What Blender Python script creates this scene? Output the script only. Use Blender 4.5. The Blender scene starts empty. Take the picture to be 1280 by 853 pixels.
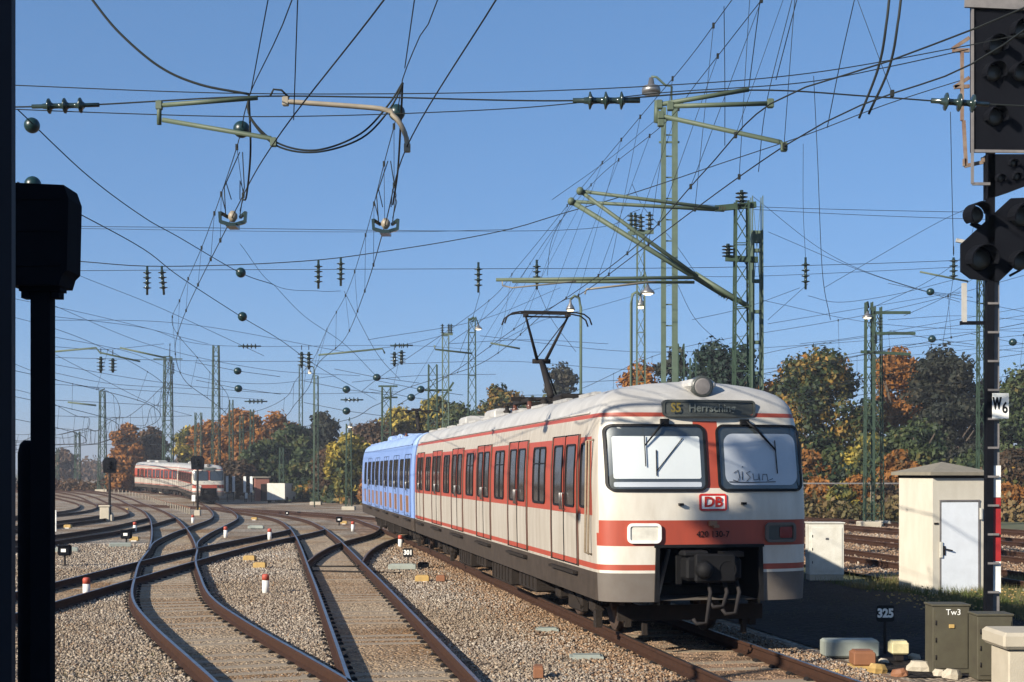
import bpy, math, random
import numpy as np
from mathutils import Vector, Matrix
random.seed(7)
rng = np.random.default_rng(11)
S = bpy.context.scene
COL = S.collection
R = math.radians
# ------------------------------------------------------------------ camera, world, sun, exposure
F = 1765.0; HOR = 590.0; EYE = 2.48           # focal length in px of the 1280 px wide photo, horizon row, eye height over the rails
cam_d = bpy.data.cameras.new('camera'); cam = bpy.data.objects.new('camera', cam_d); COL.objects.link(cam)
cam.location = (0, 0, EYE); cam.rotation_euler = (R(90), 0, 0)
cam_d.sensor_width = 36; cam_d.lens = 36*F/1280; cam_d.shift_y = (HOR-426.5)/1280
cam_d.clip_start = 0.1; cam_d.clip_end = 6000
S.camera = cam
SUN_AZ = 43.0; SUN_EL = 24.0                   # light travels towards +X turned SUN_AZ degrees to +Y
W = bpy.data.worlds.new('World'); S.world = W; W.use_nodes = True
wn = W.node_tree.nodes; wl = W.node_tree.links
bg = wn['Background']
sky = wn.new('ShaderNodeTexSky'); sky.sky_type = 'NISHITA'; sky.sun_disc = False
sky.sun_elevation = R(SUN_EL)
# direction to the sun = (-cos az, -sin az); Nishita rotation is measured clockwise from +Y
sx, sy = -math.cos(R(SUN_AZ)), -math.sin(R(SUN_AZ))
sky.sun_rotation = math.atan2(sx, sy) % (2*math.pi)
sky.air_density = 0.6; sky.dust_density = 1.0; sky.ozone_density = 5.0; sky.altitude = 500
hs = wn.new('ShaderNodeHueSaturation'); hs.inputs['Saturation'].default_value = 0.92
hs.inputs['Saturation'].default_value = 1.17
gm = wn.new('ShaderNodeGamma'); gm.inputs[1].default_value = 0.52
ti = wn.new('ShaderNodeMixRGB'); ti.blend_type = 'MULTIPLY'; ti.inputs[0].default_value = 1; ti.inputs[2].default_value = (1.34, 1.57, 1.84, 1)
wl.new(sky.outputs[0], gm.inputs[0]); wl.new(gm.outputs[0], ti.inputs[1]); wl.new(ti.outputs[0], hs.inputs['Color']); wl.new(hs.outputs[0], bg.inputs[0]); bg.inputs[1].default_value = 0.10
sd = bpy.data.lights.new('sun', 'SUN'); sun = bpy.data.objects.new('sun', sd); COL.objects.link(sun)
sd.energy = 5.0; sd.angle = R(0.5); sd.color = (1.0, 0.91, 0.77)
ldir = Vector((math.cos(R(SUN_AZ))*math.cos(R(SUN_EL)), math.sin(R(SUN_AZ))*math.cos(R(SUN_EL)), -math.sin(R(SUN_EL))))
sun.rotation_euler = ldir.to_track_quat('-Z', 'Y').to_euler()
S.view_settings.view_transform = 'Standard'; S.view_settings.look = 'None'
S.view_settings.exposure = 0.85; S.view_settings.gamma = 1.0; S.view_settings.use_curve_mapping = False

# ------------------------------------------------------------------ helpers
def g(Y):                                      # rail level: the yard has a shallow dip between 50 m and 190 m
    t = min(1, max(0, (Y-50)/80)); q = min(1, max(0, (Y-143)/44)); return -0.6*t*t*(3-2*t)*(1-q*q*(3-2*q))
def P(px, py, Y): return Vector(((px-640)/F*Y, Y, EYE-(py-HOR)/F*Y))
def gnd(px, py, dz=-0.18):                     # where the ray through a photo pixel meets the ground
    Y = 40.0
    for _ in range(40): Y = 0.5*Y+0.5*F*(EYE-g(Y)-dz)/(py-HOR)
    return Vector(((px-640)/F*Y, Y, g(Y)+dz))
MATS = {}
def mat(name, col, rough=0.6, metal=0.0, col2=None, scale=6.0, amt=0.5, bump=0.0, bscale=60.0, spec=0.5, detail=6, stretch=None, extra=None, coat=0):
    m = bpy.data.materials.new(name); m.use_nodes = True; MATS[name] = m
    nt = m.node_tree; n = nt.nodes; l = nt.links; b = n['Principled BSDF']
    if max(col[:3]) < 0.1 and spec == 0.5 and rough > 0.4: spec = 0.15
    b.inputs['Roughness'].default_value = rough; b.inputs['Metallic'].default_value = metal
    b.inputs['Specular IOR Level'].default_value = spec
    if coat: b.inputs['Coat Weight'].default_value = coat
    tc = n.new('ShaderNodeTexCoord'); mp = n.new('ShaderNodeMapping'); l.new(tc.outputs['Object'], mp.inputs[0])
    if stretch: mp.inputs['Scale'].default_value = stretch
    if col2 is None: col2 = tuple(c*0.72 for c in col[:3])
    nz = n.new('ShaderNodeTexNoise'); nz.inputs['Scale'].default_value = scale; nz.inputs['Detail'].default_value = detail
    nz.inputs['Roughness'].default_value = 0.65
    l.new(mp.outputs[0], nz.inputs['Vector'])
    cr = n.new('ShaderNodeValToRGB'); cr.color_ramp.elements[0].position = 0.5-amt*0.4; cr.color_ramp.elements[1].position = 0.5+amt*0.4
    cr.color_ramp.elements[0].color = (*col2[:3], 1); cr.color_ramp.elements[1].color = (*col[:3], 1)
    if amt < 0.3: cr.color_ramp.elements[0].position = 0.2; cr.color_ramp.elements[1].position = 0.8
    l.new(nz.outputs[0], cr.inputs[0]); l.new(cr.outputs[0], b.inputs['Base Color'])
    if bump:
        nb = n.new('ShaderNodeTexNoise'); nb.inputs['Scale'].default_value = bscale; nb.inputs['Detail'].default_value = 4
        l.new(tc.outputs['Object'], nb.inputs['Vector'])
        bp = n.new('ShaderNodeBump'); bp.inputs['Strength'].default_value = bump; bp.inputs['Distance'].default_value = 0.02
        l.new(nb.outputs[0], bp.inputs['Height']); l.new(bp.outputs[0], b.inputs['Normal'])
    return m
def tag(o, label=None, cat=None, group=None, kind=None):
    if label: o['label'] = label
    if cat: o['category'] = cat
    if group: o['group'] = group
    if kind: o['kind'] = kind
    return o
def empty(name, loc=(0, 0, 0), rz=0, label=None, cat=None, group=None):
    o = bpy.data.objects.new(name, None); COL.objects.link(o); o.location = loc; o.rotation_euler = (0, 0, rz)
    o.empty_display_size = 0.2
    return tag(o, label, cat, group)
class MB:
    def __init__(s): s.v = []; s.f = []; s.m = []; s.sm = []
    def add(s, vs, fs, mi=0, smooth=False):
        k = len(s.v); s.v.extend([tuple(x) for x in vs])
        for f in fs: s.f.append(tuple(i+k for i in f)); s.m.append(mi); s.sm.append(smooth)
        return s
    def box(s, c, size, rz=0, mi=0, M=None, bev=0):
        hx, hy, hz = size[0]/2, size[1]/2, size[2]/2
        if bev and bev < min(hx, hy, hz):
            b = bev; vs = []; 
            for z, k in ((-hz, b), (-hz+b, 0), (hz-b, 0), (hz, b)):
                x, y = hx-k, hy-k; e = b*0.6 if k == 0 else b*0.3
                vs += [(x-e, -y, z), (x, -y+e, z), (x, y-e, z), (x-e, y, z), (-x+e, y, z), (-x, y-e, z), (-x, -y+e, z), (-x+e, -y, z)]
            fs = [tuple(range(7, -1, -1)), tuple(range(24, 32))]
            for r in range(3):
                for i in range(8): j = (i+1) % 8; fs.append((r*8+i, r*8+j, r*8+8+j, r*8+8+i))
        else:
            vs = [(-hx, -hy, -hz), (hx, -hy, -hz), (hx, hy, -hz), (-hx, hy, -hz), (-hx, -hy, hz), (hx, -hy, hz), (hx, hy, hz), (-hx, hy, hz)]
            fs = [(3, 2, 1, 0), (4, 5, 6, 7), (0, 1, 5, 4), (1, 2, 6, 5), (2, 3, 7, 6), (3, 0, 4, 7)]
        M = M or Matrix.Rotation(rz, 3, 'Z'); c = Vector(c)
        return s.add([c+M @ Vector(v) for v in vs], fs, mi)
    def bar(s, a, b, w, h=None, mi=0):
        a = Vector(a); b = Vector(b); d = b-a; L = d.length
        if L < 1e-6: return s
        h = h or w; d.normalize(); up = Vector((0, 0, 1)) if abs(d.z) < 0.95 else Vector((0, 1, 0))
        x = d.cross(up).normalized(); y = x.cross(d).normalized()
        vs = [p+x*(i*w/2)+y*(j*h/2) for p in (a, b) for i, j in ((-1, -1), (1, -1), (1, 1), (-1, 1))]
        return s.add(vs, [(3, 2, 1, 0), (4, 5, 6, 7), (0, 1, 5, 4), (1, 2, 6, 5), (2, 3, 7, 6), (3, 0, 4, 7)], mi)
    def tube(s, pts, r, n=6, mi=0, cap=True):
        pts = [Vector(p) for p in pts]; vs = []; k = len(pts)
        rr = r if isinstance(r, (list, tuple)) else [r]*k
        for i, p in enumerate(pts):
            d = (pts[min(i+1, k-1)]-pts[max(i-1, 0)])
            if d.length < 1e-9: d = Vector((0, 0, 1))
            d.normalize(); up = Vector((0, 0, 1)) if abs(d.z) < 0.97 else Vector((0, 1, 0))
            x = d.cross(up).normalized(); y = x.cross(d).normalized()
            for j in range(n): a = 2*math.pi*j/n; vs.append(p+x*(math.cos(a)*rr[i])+y*(math.sin(a)*rr[i]))
        fs = [(i*n+j, i*n+(j+1) % n, (i+1)*n+(j+1) % n, (i+1)*n+j) for i in range(k-1) for j in range(n)]
        if cap: fs += [tuple(range(n-1, -1, -1)), tuple(range((k-1)*n, k*n))]
        return s.add(vs, fs, mi, True)
    def lathe(s, c, prof, axis=(0, 0, 1), n=16, mi=0, cap=True):   # prof = [(radius, height along the axis)]
        c = Vector(c); d = Vector(axis).normalized(); up = Vector((0, 0, 1)) if abs(d.z) < 0.9 else Vector((0, 1, 0))
        x = d.cross(up).normalized(); y = d.cross(x).normalized(); vs = []
        for r, h in prof:
            for j in range(n): a = 2*math.pi*j/n; vs.append(c+d*h+x*(math.cos(a)*r)+y*(math.sin(a)*r))
        k = len(prof); fs = [(i*n+j, i*n+(j+1) % n, (i+1)*n+(j+1) % n, (i+1)*n+j) for i in range(k-1) for j in range(n)]
        if cap: fs += [tuple(range(n-1, -1, -1)), tuple(range((k-1)*n, k*n))]
        return s.add(vs, fs, mi, True)
    def prism(s, pts2, z0, z1, fn, mi=0):       # polygon in a plane, extruded; fn(a, b, h) -> point
        n = len(pts2); vs = [fn(a, b, z0) for a, b in pts2]+[fn(a, b, z1) for a, b in pts2]
        fs = [tuple(range(n-1, -1, -1)), tuple(range(n, 2*n))]+[(i, (i+1) % n, n+(i+1) % n, n+i) for i in range(n)]
        return s.add(vs, fs, mi)
    def build(s, name, mats, parent=None, origin=None):
        me = bpy.data.meshes.new(name); o = Vector(origin) if origin is not None else None
        vs = s.v if o is None else [(v[0]-o.x, v[1]-o.y, v[2]-o.z) for v in s.v]
        me.from_pydata(vs, [], s.f)
        for m in (mats if isinstance(mats, (list, tuple)) else [mats]): me.materials.append(MATS[m] if isinstance(m, str) else m)
        me.polygons.foreach_set('material_index', s.m); me.polygons.foreach_set('use_smooth', s.sm)
        me.update(); ob = bpy.data.objects.new(name, me); COL.objects.link(ob)
        if parent is not None: ob.parent = parent
        elif o is not None: ob.location = o
        return ob
def npmesh(name, verts, faces, m, parent=None, smooth=False, loc=None):   # faces: (n, k) array
    me = bpy.data.meshes.new(name); nv = len(verts); nf, k = faces.shape
    me.vertices.add(nv); me.vertices.foreach_set('co', np.asarray(verts, dtype=np.float32).ravel())
    me.loops.add(nf*k); me.loops.foreach_set('vertex_index', faces.astype(np.int32).ravel())
    me.polygons.add(nf); me.polygons.foreach_set('loop_start', np.arange(0, nf*k, k, dtype=np.int32))
    if smooth: me.polygons.foreach_set('use_smooth', np.ones(nf, dtype=bool))
    me.materials.append(MATS[m] if isinstance(m, str) else m); me.update(); me.validate()
    ob = bpy.data.objects.new(name, me); COL.objects.link(ob)
    if parent is not None: ob.parent = parent
    if loc is not None: ob.location = loc
    return ob
def copy_tree(o, parent=None):
    c = o.copy(); COL.objects.link(c)
    if parent is not None: c.parent = parent
    for ch in list(o.children): copy_tree(ch, c)
    return c
def textmesh(name, body, size, m, parent, loc, rot, sx=1.0, depth=0.002, bold=0.0):
    cu = bpy.data.curves.new(name, 'FONT'); cu.body = body; cu.size = size; cu.align_x = 'CENTER'; cu.align_y = 'CENTER'
    cu.extrude = depth; cu.offset = bold; cu.resolution_u = 3
    tmp = bpy.data.objects.new('tmp', cu); COL.objects.link(tmp)
    dg = bpy.context.evaluated_depsgraph_get(); me = bpy.data.meshes.new_from_object(tmp.evaluated_get(dg)); bpy.data.objects.remove(tmp)
    me.materials.clear(); me.materials.append(MATS[m]); me.name = name
    ob = bpy.data.objects.new(name, me); COL.objects.link(ob); ob.parent = parent; ob.location = loc; ob.rotation_euler = rot; ob.scale = (sx, 1, 1)
    return ob
def smoothline(pts, step=1.0):                 # Catmull-Rom through the points, resampled
    pts = [Vector(p) for p in pts]; q = [pts[0]*2-pts[1]]+pts+[pts[-1]*2-pts[-2]]; out = []
    for i in range(1, len(q)-2):
        L = (q[i+1]-q[i]).length; n = max(1, int(L/step))
        for k in range(n):
            t = k/n; a, b, c, d = q[i-1], q[i], q[i+1], q[i+2]
            out.append(0.5*((2*b)+(c-a)*t+(2*a-5*b+4*c-d)*t*t+(3*b-a-3*c+d)*t**3))
    out.append(pts[-1]); return out

# ------------------------------------------------------------------ materials
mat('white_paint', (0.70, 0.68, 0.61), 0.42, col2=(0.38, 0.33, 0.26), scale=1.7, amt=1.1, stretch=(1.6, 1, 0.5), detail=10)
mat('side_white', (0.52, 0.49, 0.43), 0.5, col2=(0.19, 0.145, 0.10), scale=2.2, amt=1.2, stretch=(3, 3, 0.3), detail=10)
mat('roof_white', (0.56, 0.55, 0.52), 0.5, col2=(0.19, 0.18, 0.17), scale=1.5, amt=1.1, detail=10)
mat('red_paint', (0.40, 0.062, 0.030), 0.5, col2=(0.23, 0.045, 0.026), scale=2.6, amt=1.1, stretch=(2, 2, 0.4), detail=10)
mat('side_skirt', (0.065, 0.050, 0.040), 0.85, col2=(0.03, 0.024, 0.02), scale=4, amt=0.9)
mat('coupler_dark', (0.010, 0.010, 0.011), 0.7, amt=0.6)
mat('skirt_grey', (0.13, 0.115, 0.10), 0.75, col2=(0.10, 0.08, 0.065), scale=5, amt=0.8)
mat('blue_paint', (0.22, 0.34, 0.64), 0.42, col2=(0.11, 0.17, 0.36), scale=2.2, amt=1.1, stretch=(3, 3, .4), detail=10)
mat('blue_roof', (0.34, 0.46, 0.70), 0.5, col2=(0.18, 0.26, 0.44), scale=2, amt=0.8)
mat('brown_panel', (0.28, 0.14, 0.07), 0.5, amt=0.5)
mat('post_brown', (0.10, 0.045, 0.03), 0.7, amt=0.6)
mat('blue_trim', (0.10, 0.15, 0.32), 0.5, amt=0.7)
mat('rubber', (0.012, 0.012, 0.013), 0.5, amt=0.3)
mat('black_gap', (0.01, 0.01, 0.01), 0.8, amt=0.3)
mat('dark_glass', (0.020, 0.022, 0.026), 0.08, col2=(0.05, 0.04, 0.035), scale=2.5, amt=0.6, spec=0.8)
mat('underframe', (0.034, 0.026, 0.021), 0.9, col2=(0.014, 0.012, 0.011), scale=6, amt=0.8, bump=0.3, bscale=30)
mat('wheel_steel', (0.09, 0.06, 0.045), 0.6, metal=0.4, amt=0.5)
mat('steel', (0.32, 0.31, 0.30), 0.4, metal=0.8, amt=0.4)
mat('blind_white', (0.80, 0.80, 0.76), 0.7, col2=(0.68, 0.68, 0.66), scale=1.2, amt=0.7)
mat('blind_grey', (0.66, 0.66, 0.67), 0.7, col2=(0.46, 0.47, 0.50), scale=1.6, amt=1.0)
mat('tube_dull', (0.42, 0.41, 0.38), 0.6, amt=0.6)
mat('lens_clear', (0.66, 0.64, 0.56), 0.15, col2=(0.5, 0.48, 0.42), amt=0.4, coat=0.5)
mat('lens_red', (0.22, 0.02, 0.025), 0.2, amt=0.4)
mat('display_black', (0.055, 0.06, 0.055), 0.35, amt=0.4)
mat('yellow_text', (0.20, 0.15, 0.03), 0.6, amt=0.2)
mat('grey_text', (0.13, 0.15, 0.14), 0.6, amt=0.2)
mat('sign_white', (0.80, 0.80, 0.76), 0.5, col2=(0.68, 0.67, 0.62), scale=8, amt=0.5)
mat('sign_black', (0.012, 0.012, 0.012), 0.5, amt=0.2)
mat('emblem_red', (0.55, 0.03, 0.02), 0.4, amt=0.3)
mat('graffiti', (0.03, 0.03, 0.035), 0.6, amt=0.2)
mat('rust_rail', (0.058, 0.027, 0.016), 0.85, spec=0.15, col2=(0.026, 0.014, 0.010), scale=9, amt=0.9, bump=0.2, bscale=40)
mat('rail_top', (0.42, 0.41, 0.42), 0.36, metal=1.0, col2=(0.20, 0.18, 0.18), scale=3, amt=0.6)
mat('rail_dull', (0.12, 0.085, 0.07), 0.6, metal=0.2, amt=0.6)
mat('sleeper_wood', (0.32, 0.255, 0.18), 0.9, col2=(0.20, 0.155, 0.105), scale=9, amt=0.9, bump=0.4, bscale=50, stretch=(0.3, 3, 3))
mat('iron_dark', (0.022, 0.019, 0.018), 0.75, amt=0.6)
mat('mast_green', (0.045, 0.075, 0.052), 0.7, col2=(0.025, 0.042, 0.03), scale=5, amt=0.8)
mat('mast_light', (0.09, 0.13, 0.09), 0.65, col2=(0.05, 0.075, 0.052), scale=5, amt=0.8)
mat('arm_green', (0.08, 0.11, 0.07), 0.6, col2=(0.055, 0.075, 0.05), scale=8, amt=0.8)
mat('arm_beige', (0.28, 0.24, 0.18), 0.5, amt=0.5)
mat('wire', (0.030, 0.034, 0.032), 0.6, metal=0.2, col2=(0.015, 0.018, 0.018), scale=0.7, amt=0.6)
mat('insulator', (0.02, 0.035, 0.03), 0.16, amt=0.5, spec=0.8)
mat('insulator_brown', (0.11, 0.045, 0.03), 0.2, amt=0.5)
mat('ball_green', (0.008, 0.030, 0.032), 0.35, amt=0.5, spec=0.5)
mat('signal_black', (0.004, 0.0045, 0.007), 0.9, spec=0.08, col2=(0.006, 0.007, 0.010), scale=4, amt=0.7)
mat('pillar_dark', (0.014, 0.015, 0.024), 0.6, spec=0.3, col2=(0.009, 0.010, 0.016), scale=3, amt=0.7)
mat('bracket_rust', (0.12, 0.055, 0.03), 0.8, col2=(0.22, 0.18, 0.14), scale=7, amt=0.6)
mat('hose_dark', (0.025, 0.022, 0.022), 0.7, amt=0.6)
mat('mast_grey', (0.20, 0.185, 0.18), 0.7, col2=(0.09, 0.085, 0.085), scale=6, amt=0.8)
mat('sign_red', (0.36, 0.02, 0.02), 0.5, amt=0.4)
mat('concrete', (0.46, 0.41, 0.32), 0.85, col2=(0.34, 0.30, 0.23), scale=3, amt=0.8, bump=0.3, bscale=80)
mat('render_cream', (0.60, 0.565, 0.48), 0.9, col2=(0.42, 0.385, 0.31), scale=2.2, amt=1.1, detail=10, stretch=(1.5, 1.5, 0.6), bump=0.25, bscale=120)
mat('roof_stone', (0.25, 0.22, 0.17), 0.9, col2=(0.15, 0.135, 0.10), scale=6, amt=0.9, bump=0.4, bscale=60)
mat('door_white', (0.72, 0.76, 0.80), 0.5, col2=(0.60, 0.63, 0.66), scale=3, amt=0.7)
mat('cabinet_white', (0.64, 0.63, 0.57), 0.55, col2=(0.48, 0.46, 0.39), scale=4, amt=0.6)
mat('box_grey', (0.085, 0.080, 0.052), 0.7, spec=0.3, col2=(0.05, 0.042, 0.03), scale=4, amt=0.8)
mat('box_pale', (0.30, 0.33, 0.29), 0.65, amt=0.7)
mat('box_rust', (0.24, 0.10, 0.045), 0.7, amt=0.8)
mat('yellow_paint', (0.50, 0.33, 0.10), 0.7, col2=(0.28, 0.18, 0.07), amt=0.7)
mat('cream_paint', (0.72, 0.64, 0.36), 0.55, amt=0.4)
mat('marker_white', (0.80, 0.80, 0.76), 0.6, amt=0.4)
mat('marker_red', (0.42, 0.07, 0.04), 0.6, amt=0.5)
mat('bark', (0.10, 0.075, 0.05), 0.9, col2=(0.05, 0.04, 0.03), scale=12, amt=0.8, bump=0.4)
mat('brick_red', (0.26, 0.10, 0.07), 0.8, amt=0.5)
def glassmat():
    m = bpy.data.materials.new('thin_glass'); m.use_nodes = True; MATS['thin_glass'] = m; n = m.node_tree.nodes; l = m.node_tree.links
    n.clear(); o = n.new('ShaderNodeOutputMaterial'); mx = n.new('ShaderNodeMixShader'); t = n.new('ShaderNodeBsdfTransparent')
    gl = n.new('ShaderNodeBsdfGlossy'); gl.inputs['Roughness'].default_value = 0.03; mx.inputs[0].default_value = 0.10
    t.inputs[0].default_value = (0.90, 0.93, 0.95, 1)
    l.new(t.outputs[0], mx.inputs[1]); l.new(gl.outputs[0], mx.inputs[2]); l.new(mx.outputs[0], o.inputs[0])
glassmat()
def lampmat():
    m = bpy.data.materials.new('lamp_glow'); m.use_nodes = True; MATS['lamp_glow'] = m; b = m.node_tree.nodes['Principled BSDF']
    b.inputs['Base Color'].default_value = (0.9, 0.85, 0.7, 1); b.inputs['Emission Color'].default_value = (1, 0.85, 0.6, 1); b.inputs['Emission Strength'].default_value = 1.17
lampmat()
def leafmat(name, cols, trans=0.25, cscale=0.35, rough=0.6):
    m = bpy.data.materials.new(name); m.use_nodes = True; MATS[name] = m; nt = m.node_tree; n = nt.nodes; l = nt.links; b = n['Principled BSDF']
    b.inputs['Roughness'].default_value = rough; b.inputs['Specular IOR Level'].default_value = 0.25
    ge = n.new('ShaderNodeNewGeometry'); tc = n.new('ShaderNodeTexCoord'); nz = n.new('ShaderNodeTexNoise'); nz.inputs['Scale'].default_value = cscale; nz.inputs['Detail'].default_value = 2
    l.new(tc.outputs['Object'], nz.inputs['Vector'])
    st = n.new('ShaderNodeMapRange'); st.inputs[1].default_value = 0.3; st.inputs[2].default_value = 0.7
    l.new(nz.outputs[0], st.inputs[0])
    mx = n.new('ShaderNodeMath'); mx.operation = 'MULTIPLY_ADD'; mx.inputs[1].default_value = 0.62
    mr = n.new('ShaderNodeMath'); mr.operation = 'MULTIPLY'; mr.inputs[1].default_value = 0.38
    l.new(ge.outputs['Random Per Island'], mr.inputs[0]); l.new(st.outputs[0], mx.inputs[0]); l.new(mr.outputs[0], mx.inputs[2])
    cr = n.new('ShaderNodeValToRGB'); e = cr.color_ramp.elements
    while len(e) < len(cols): e.new(0.5)
    for i, c in enumerate(cols): e[i].position = i/(len(cols)-1); e[i].color = (*c, 1)
    l.new(mx.outputs[0], cr.inputs[0]); l.new(cr.outputs[0], b.inputs['Base Color'])
    tr = n.new('ShaderNodeBsdfTranslucent'); l.new(cr.outputs[0], tr.inputs[0]); ms = n.new('ShaderNodeMixShader'); ms.inputs[0].default_value = trans
    l.new(b.outputs[0], ms.inputs[1]); l.new(tr.outputs[0], ms.inputs[2]); l.new(ms.outputs[0], n['Material Output'].inputs[0])
DG = (0.013, 0.026, 0.014); MG = (0.042, 0.062, 0.022); OR = (0.34, 0.14, 0.03); YE = (0.42, 0.31, 0.05); BR = (0.19, 0.09, 0.04); RU = (0.26, 0.09, 0.035)
leafmat('leaf_orange', [(0.06, 0.045, 0.02), (0.20, 0.085, 0.02), OR, (0.36, 0.17, 0.03)])
leafmat('leaf_mixed', [DG, DG, MG, (0.24, 0.15, 0.03), OR], cscale=0.5)
leafmat('leaf_green', [(0.010, 0.022, 0.016), DG, MG, (0.07, 0.085, 0.03), (0.20, 0.13, 0.03)], cscale=0.5)
leafmat('leaf_yellow', [DG, MG, (0.16, 0.14, 0.03), YE, (0.40, 0.30, 0.05)])
leafmat('leaf_dark', [(0.010, 0.015, 0.012), (0.020, 0.026, 0.018), (0.034, 0.034, 0.022), (0.07, 0.05, 0.026)])
leafmat('leaf_brown', [(0.035, 0.03, 0.02), (0.07, 0.045, 0.025), (0.11, 0.06, 0.03), (0.14, 0.075, 0.03)])
leafmat('leaf_conifer', [(0.008, 0.02, 0.014), (0.016, 0.034, 0.022), (0.03, 0.05, 0.03)])
leafmat('grass_blade', [(0.05, 0.08, 0.02), (0.08, 0.11, 0.03), (0.17, 0.14, 0.06), (0.24, 0.19, 0.09)], cscale=0.8)
leafmat('scrub', [(0.04, 0.055, 0.02), (0.09, 0.08, 0.03), (0.17, 0.12, 0.05), (0.20, 0.13, 0.06)], cscale=0.25)
def stonemat(nm, rust=False):
    m = bpy.data.materials.new(nm); m.use_nodes = True; MATS[nm] = m; nt = m.node_tree; n = nt.nodes; l = nt.links; b = n['Principled BSDF']
    b.inputs['Roughness'].default_value = 0.9; ge = n.new('ShaderNodeNewGeometry'); cr = n.new('ShaderNodeValToRGB'); e = cr.color_ramp.elements
    cs = [(0.0, (0.14, 0.11, 0.09)), (0.3, (0.24, 0.20, 0.16)), (0.65, (0.31, 0.265, 0.215)), (0.9, (0.38, 0.335, 0.28)), (1, (0.50, 0.46, 0.39))]
    if rust: cs = [(p, (c[0]*0.94, c[1]*0.74, c[2]*0.58)) for p, c in cs]
    while len(e) < 5: e.new(0.5)
    for i, (p, c) in enumerate(cs): e[i].position = p; e[i].color = (*c, 1)
    l.new(ge.outputs['Random Per Island'], cr.inputs[0])
    tc = n.new('ShaderNodeTexCoord'); nz = n.new('ShaderNodeTexNoise'); nz.inputs['Scale'].default_value = 0.22; nz.inputs['Detail'].default_value = 5; l.new(tc.outputs['Object'], nz.inputs['Vector'])
    c2 = n.new('ShaderNodeValToRGB'); c2.color_ramp.elements[0].position = 0.35; c2.color_ramp.elements[1].position = 0.65
    c2.color_ramp.elements[0].color = (0.82, 0.74, 0.64, 1); c2.color_ramp.elements[1].color = (1, 1, 1, 1); l.new(nz.outputs[0], c2.inputs[0])
    mx = n.new('ShaderNodeMixRGB'); mx.blend_type = 'MULTIPLY'; mx.inputs[0].default_value = 1
    l.new(cr.outputs[0], mx.inputs[1]); l.new(c2.outputs[0], mx.inputs[2]); l.new(mx.outputs[0], b.inputs['Base Color'])
stonemat('gravel_stone'); stonemat('gravel_rusty', True)
def bedmat(name, tint, vs=14.0, sandy=False):
    m = bpy.data.materials.new(name); m.use_nodes = True; MATS[name] = m; nt = m.node_tree; n = nt.nodes; l = nt.links; b = n['Principled BSDF']; b.inputs['Roughness'].default_value = 0.95; b.inputs['Specular IOR Level'].default_value = 0.15
    tc = n.new('ShaderNodeTexCoord'); vo = n.new('ShaderNodeTexVoronoi'); vo.inputs['Scale'].default_value = vs; l.new(tc.outputs['Object'], vo.inputs['Vector'])
    sp = n.new('ShaderNodeSeparateColor'); l.new(vo.outputs['Color'], sp.inputs[0])
    cr = n.new('ShaderNodeValToRGB'); e = cr.color_ramp.elements; e[0].color = (*[c*0.42 for c in tint], 1); e[1].color = (*[min(1, c*1.5) for c in tint], 1)
    l.new(sp.outputs[0], cr.inputs[0]); nz = n.new('ShaderNodeTexNoise'); nz.inputs['Scale'].default_value = 0.25; nz.inputs['Detail'].default_value = 8; l.new(tc.outputs['Object'], nz.inputs['Vector'])
    c2 = n.new('ShaderNodeValToRGB'); c2.color_ramp.elements[0].position = 0.35; c2.color_ramp.elements[1].position = 0.62
    c2.color_ramp.elements[0].color = (0.66, 0.50, 0.36, 1); c2.color_ramp.elements[1].color = (1, 1, 1, 1); l.new(nz.outputs[0], c2.inputs[0])
    mx = n.new('ShaderNodeMixRGB'); mx.blend_type = 'MULTIPLY'; mx.inputs[0].default_value = 1; l.new(cr.outputs[0], mx.inputs[1]); l.new(c2.outputs[0], mx.inputs[2]); l.new(mx.outputs[0], b.inputs['Base Color'])
    bp = n.new('ShaderNodeBump'); bp.inputs['Strength'].default_value = 0.9; bp.inputs['Distance'].default_value = 0.04; bp.invert = True
    l.new(vo.outputs['Distance'], bp.inputs['Height']); l.new(bp.outputs[0], b.inputs['Normal'])
bedmat('ballast', (0.29, 0.25, 0.20)); bedmat('shade_ground', (0.022, 0.020, 0.020), 12); bedmat('ballast_brown', (0.25, 0.18, 0.13), 5.0); bedmat('sand_bed', (0.36, 0.28, 0.19), 22)  # the near-black bed colour deepens the shade right of the near train
mat('soil_grass', (0.13, 0.115, 0.05), 0.95, col2=(0.06, 0.075, 0.025), scale=0.5, amt=1.0, bump=0.6, bscale=4)
mat('hill_far', (0.05, 0.075, 0.07), 1.0, amt=0.6, scale=0.02)
# ------------------------------------------------------------------ ground
def sheet(name, pts, dz, m, kind='structure', label=None, step=6):
    mb = MB(); mb_rows = pts                    # pts: [(Y, x0, x1)]
    rows = []
    for i in range(len(pts)-1):
        (ya, a0, a1), (yb, b0, b1) = pts[i], pts[i+1]; n = max(1, int((yb-ya)/step))
        for k in range(n): t = k/n; rows.append((ya+(yb-ya)*t, a0+(b0-a0)*t, a1+(b1-a1)*t))
    rows.append(pts[-1]); vs = []
    for y, x0, x1 in rows: vs += [(x0, y, g(y)+dz), (x1, y, g(y)+dz)]
    return tag(mb.add(vs, [(2*i, 2*i+1, 2*i+3, 2*i+2) for i in range(len(rows)-1)]).build(name, m), kind=kind)
sheet('ground', [(-60, -900, 900), (40, -900, 900), (150, -900, 900), (2600, -1800, 1800)], -0.30, 'soil_grass')
sheet('ballast_bed', [(-8, -34, 7.6), (10, -34, 7.8), (24, -36, 7.2), (26, -36, 6.4), (60, -42, 2.0), (95, -60, -2.5), (130, -75, -4), (190, -110, -20), (300, -160, -70), (520, -260, -160)], -0.19, 'ballast')
TH = R(10.26); DN = Vector((math.cos(TH), math.sin(TH))); DD = Vector((-math.sin(TH), math.cos(TH)))
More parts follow.
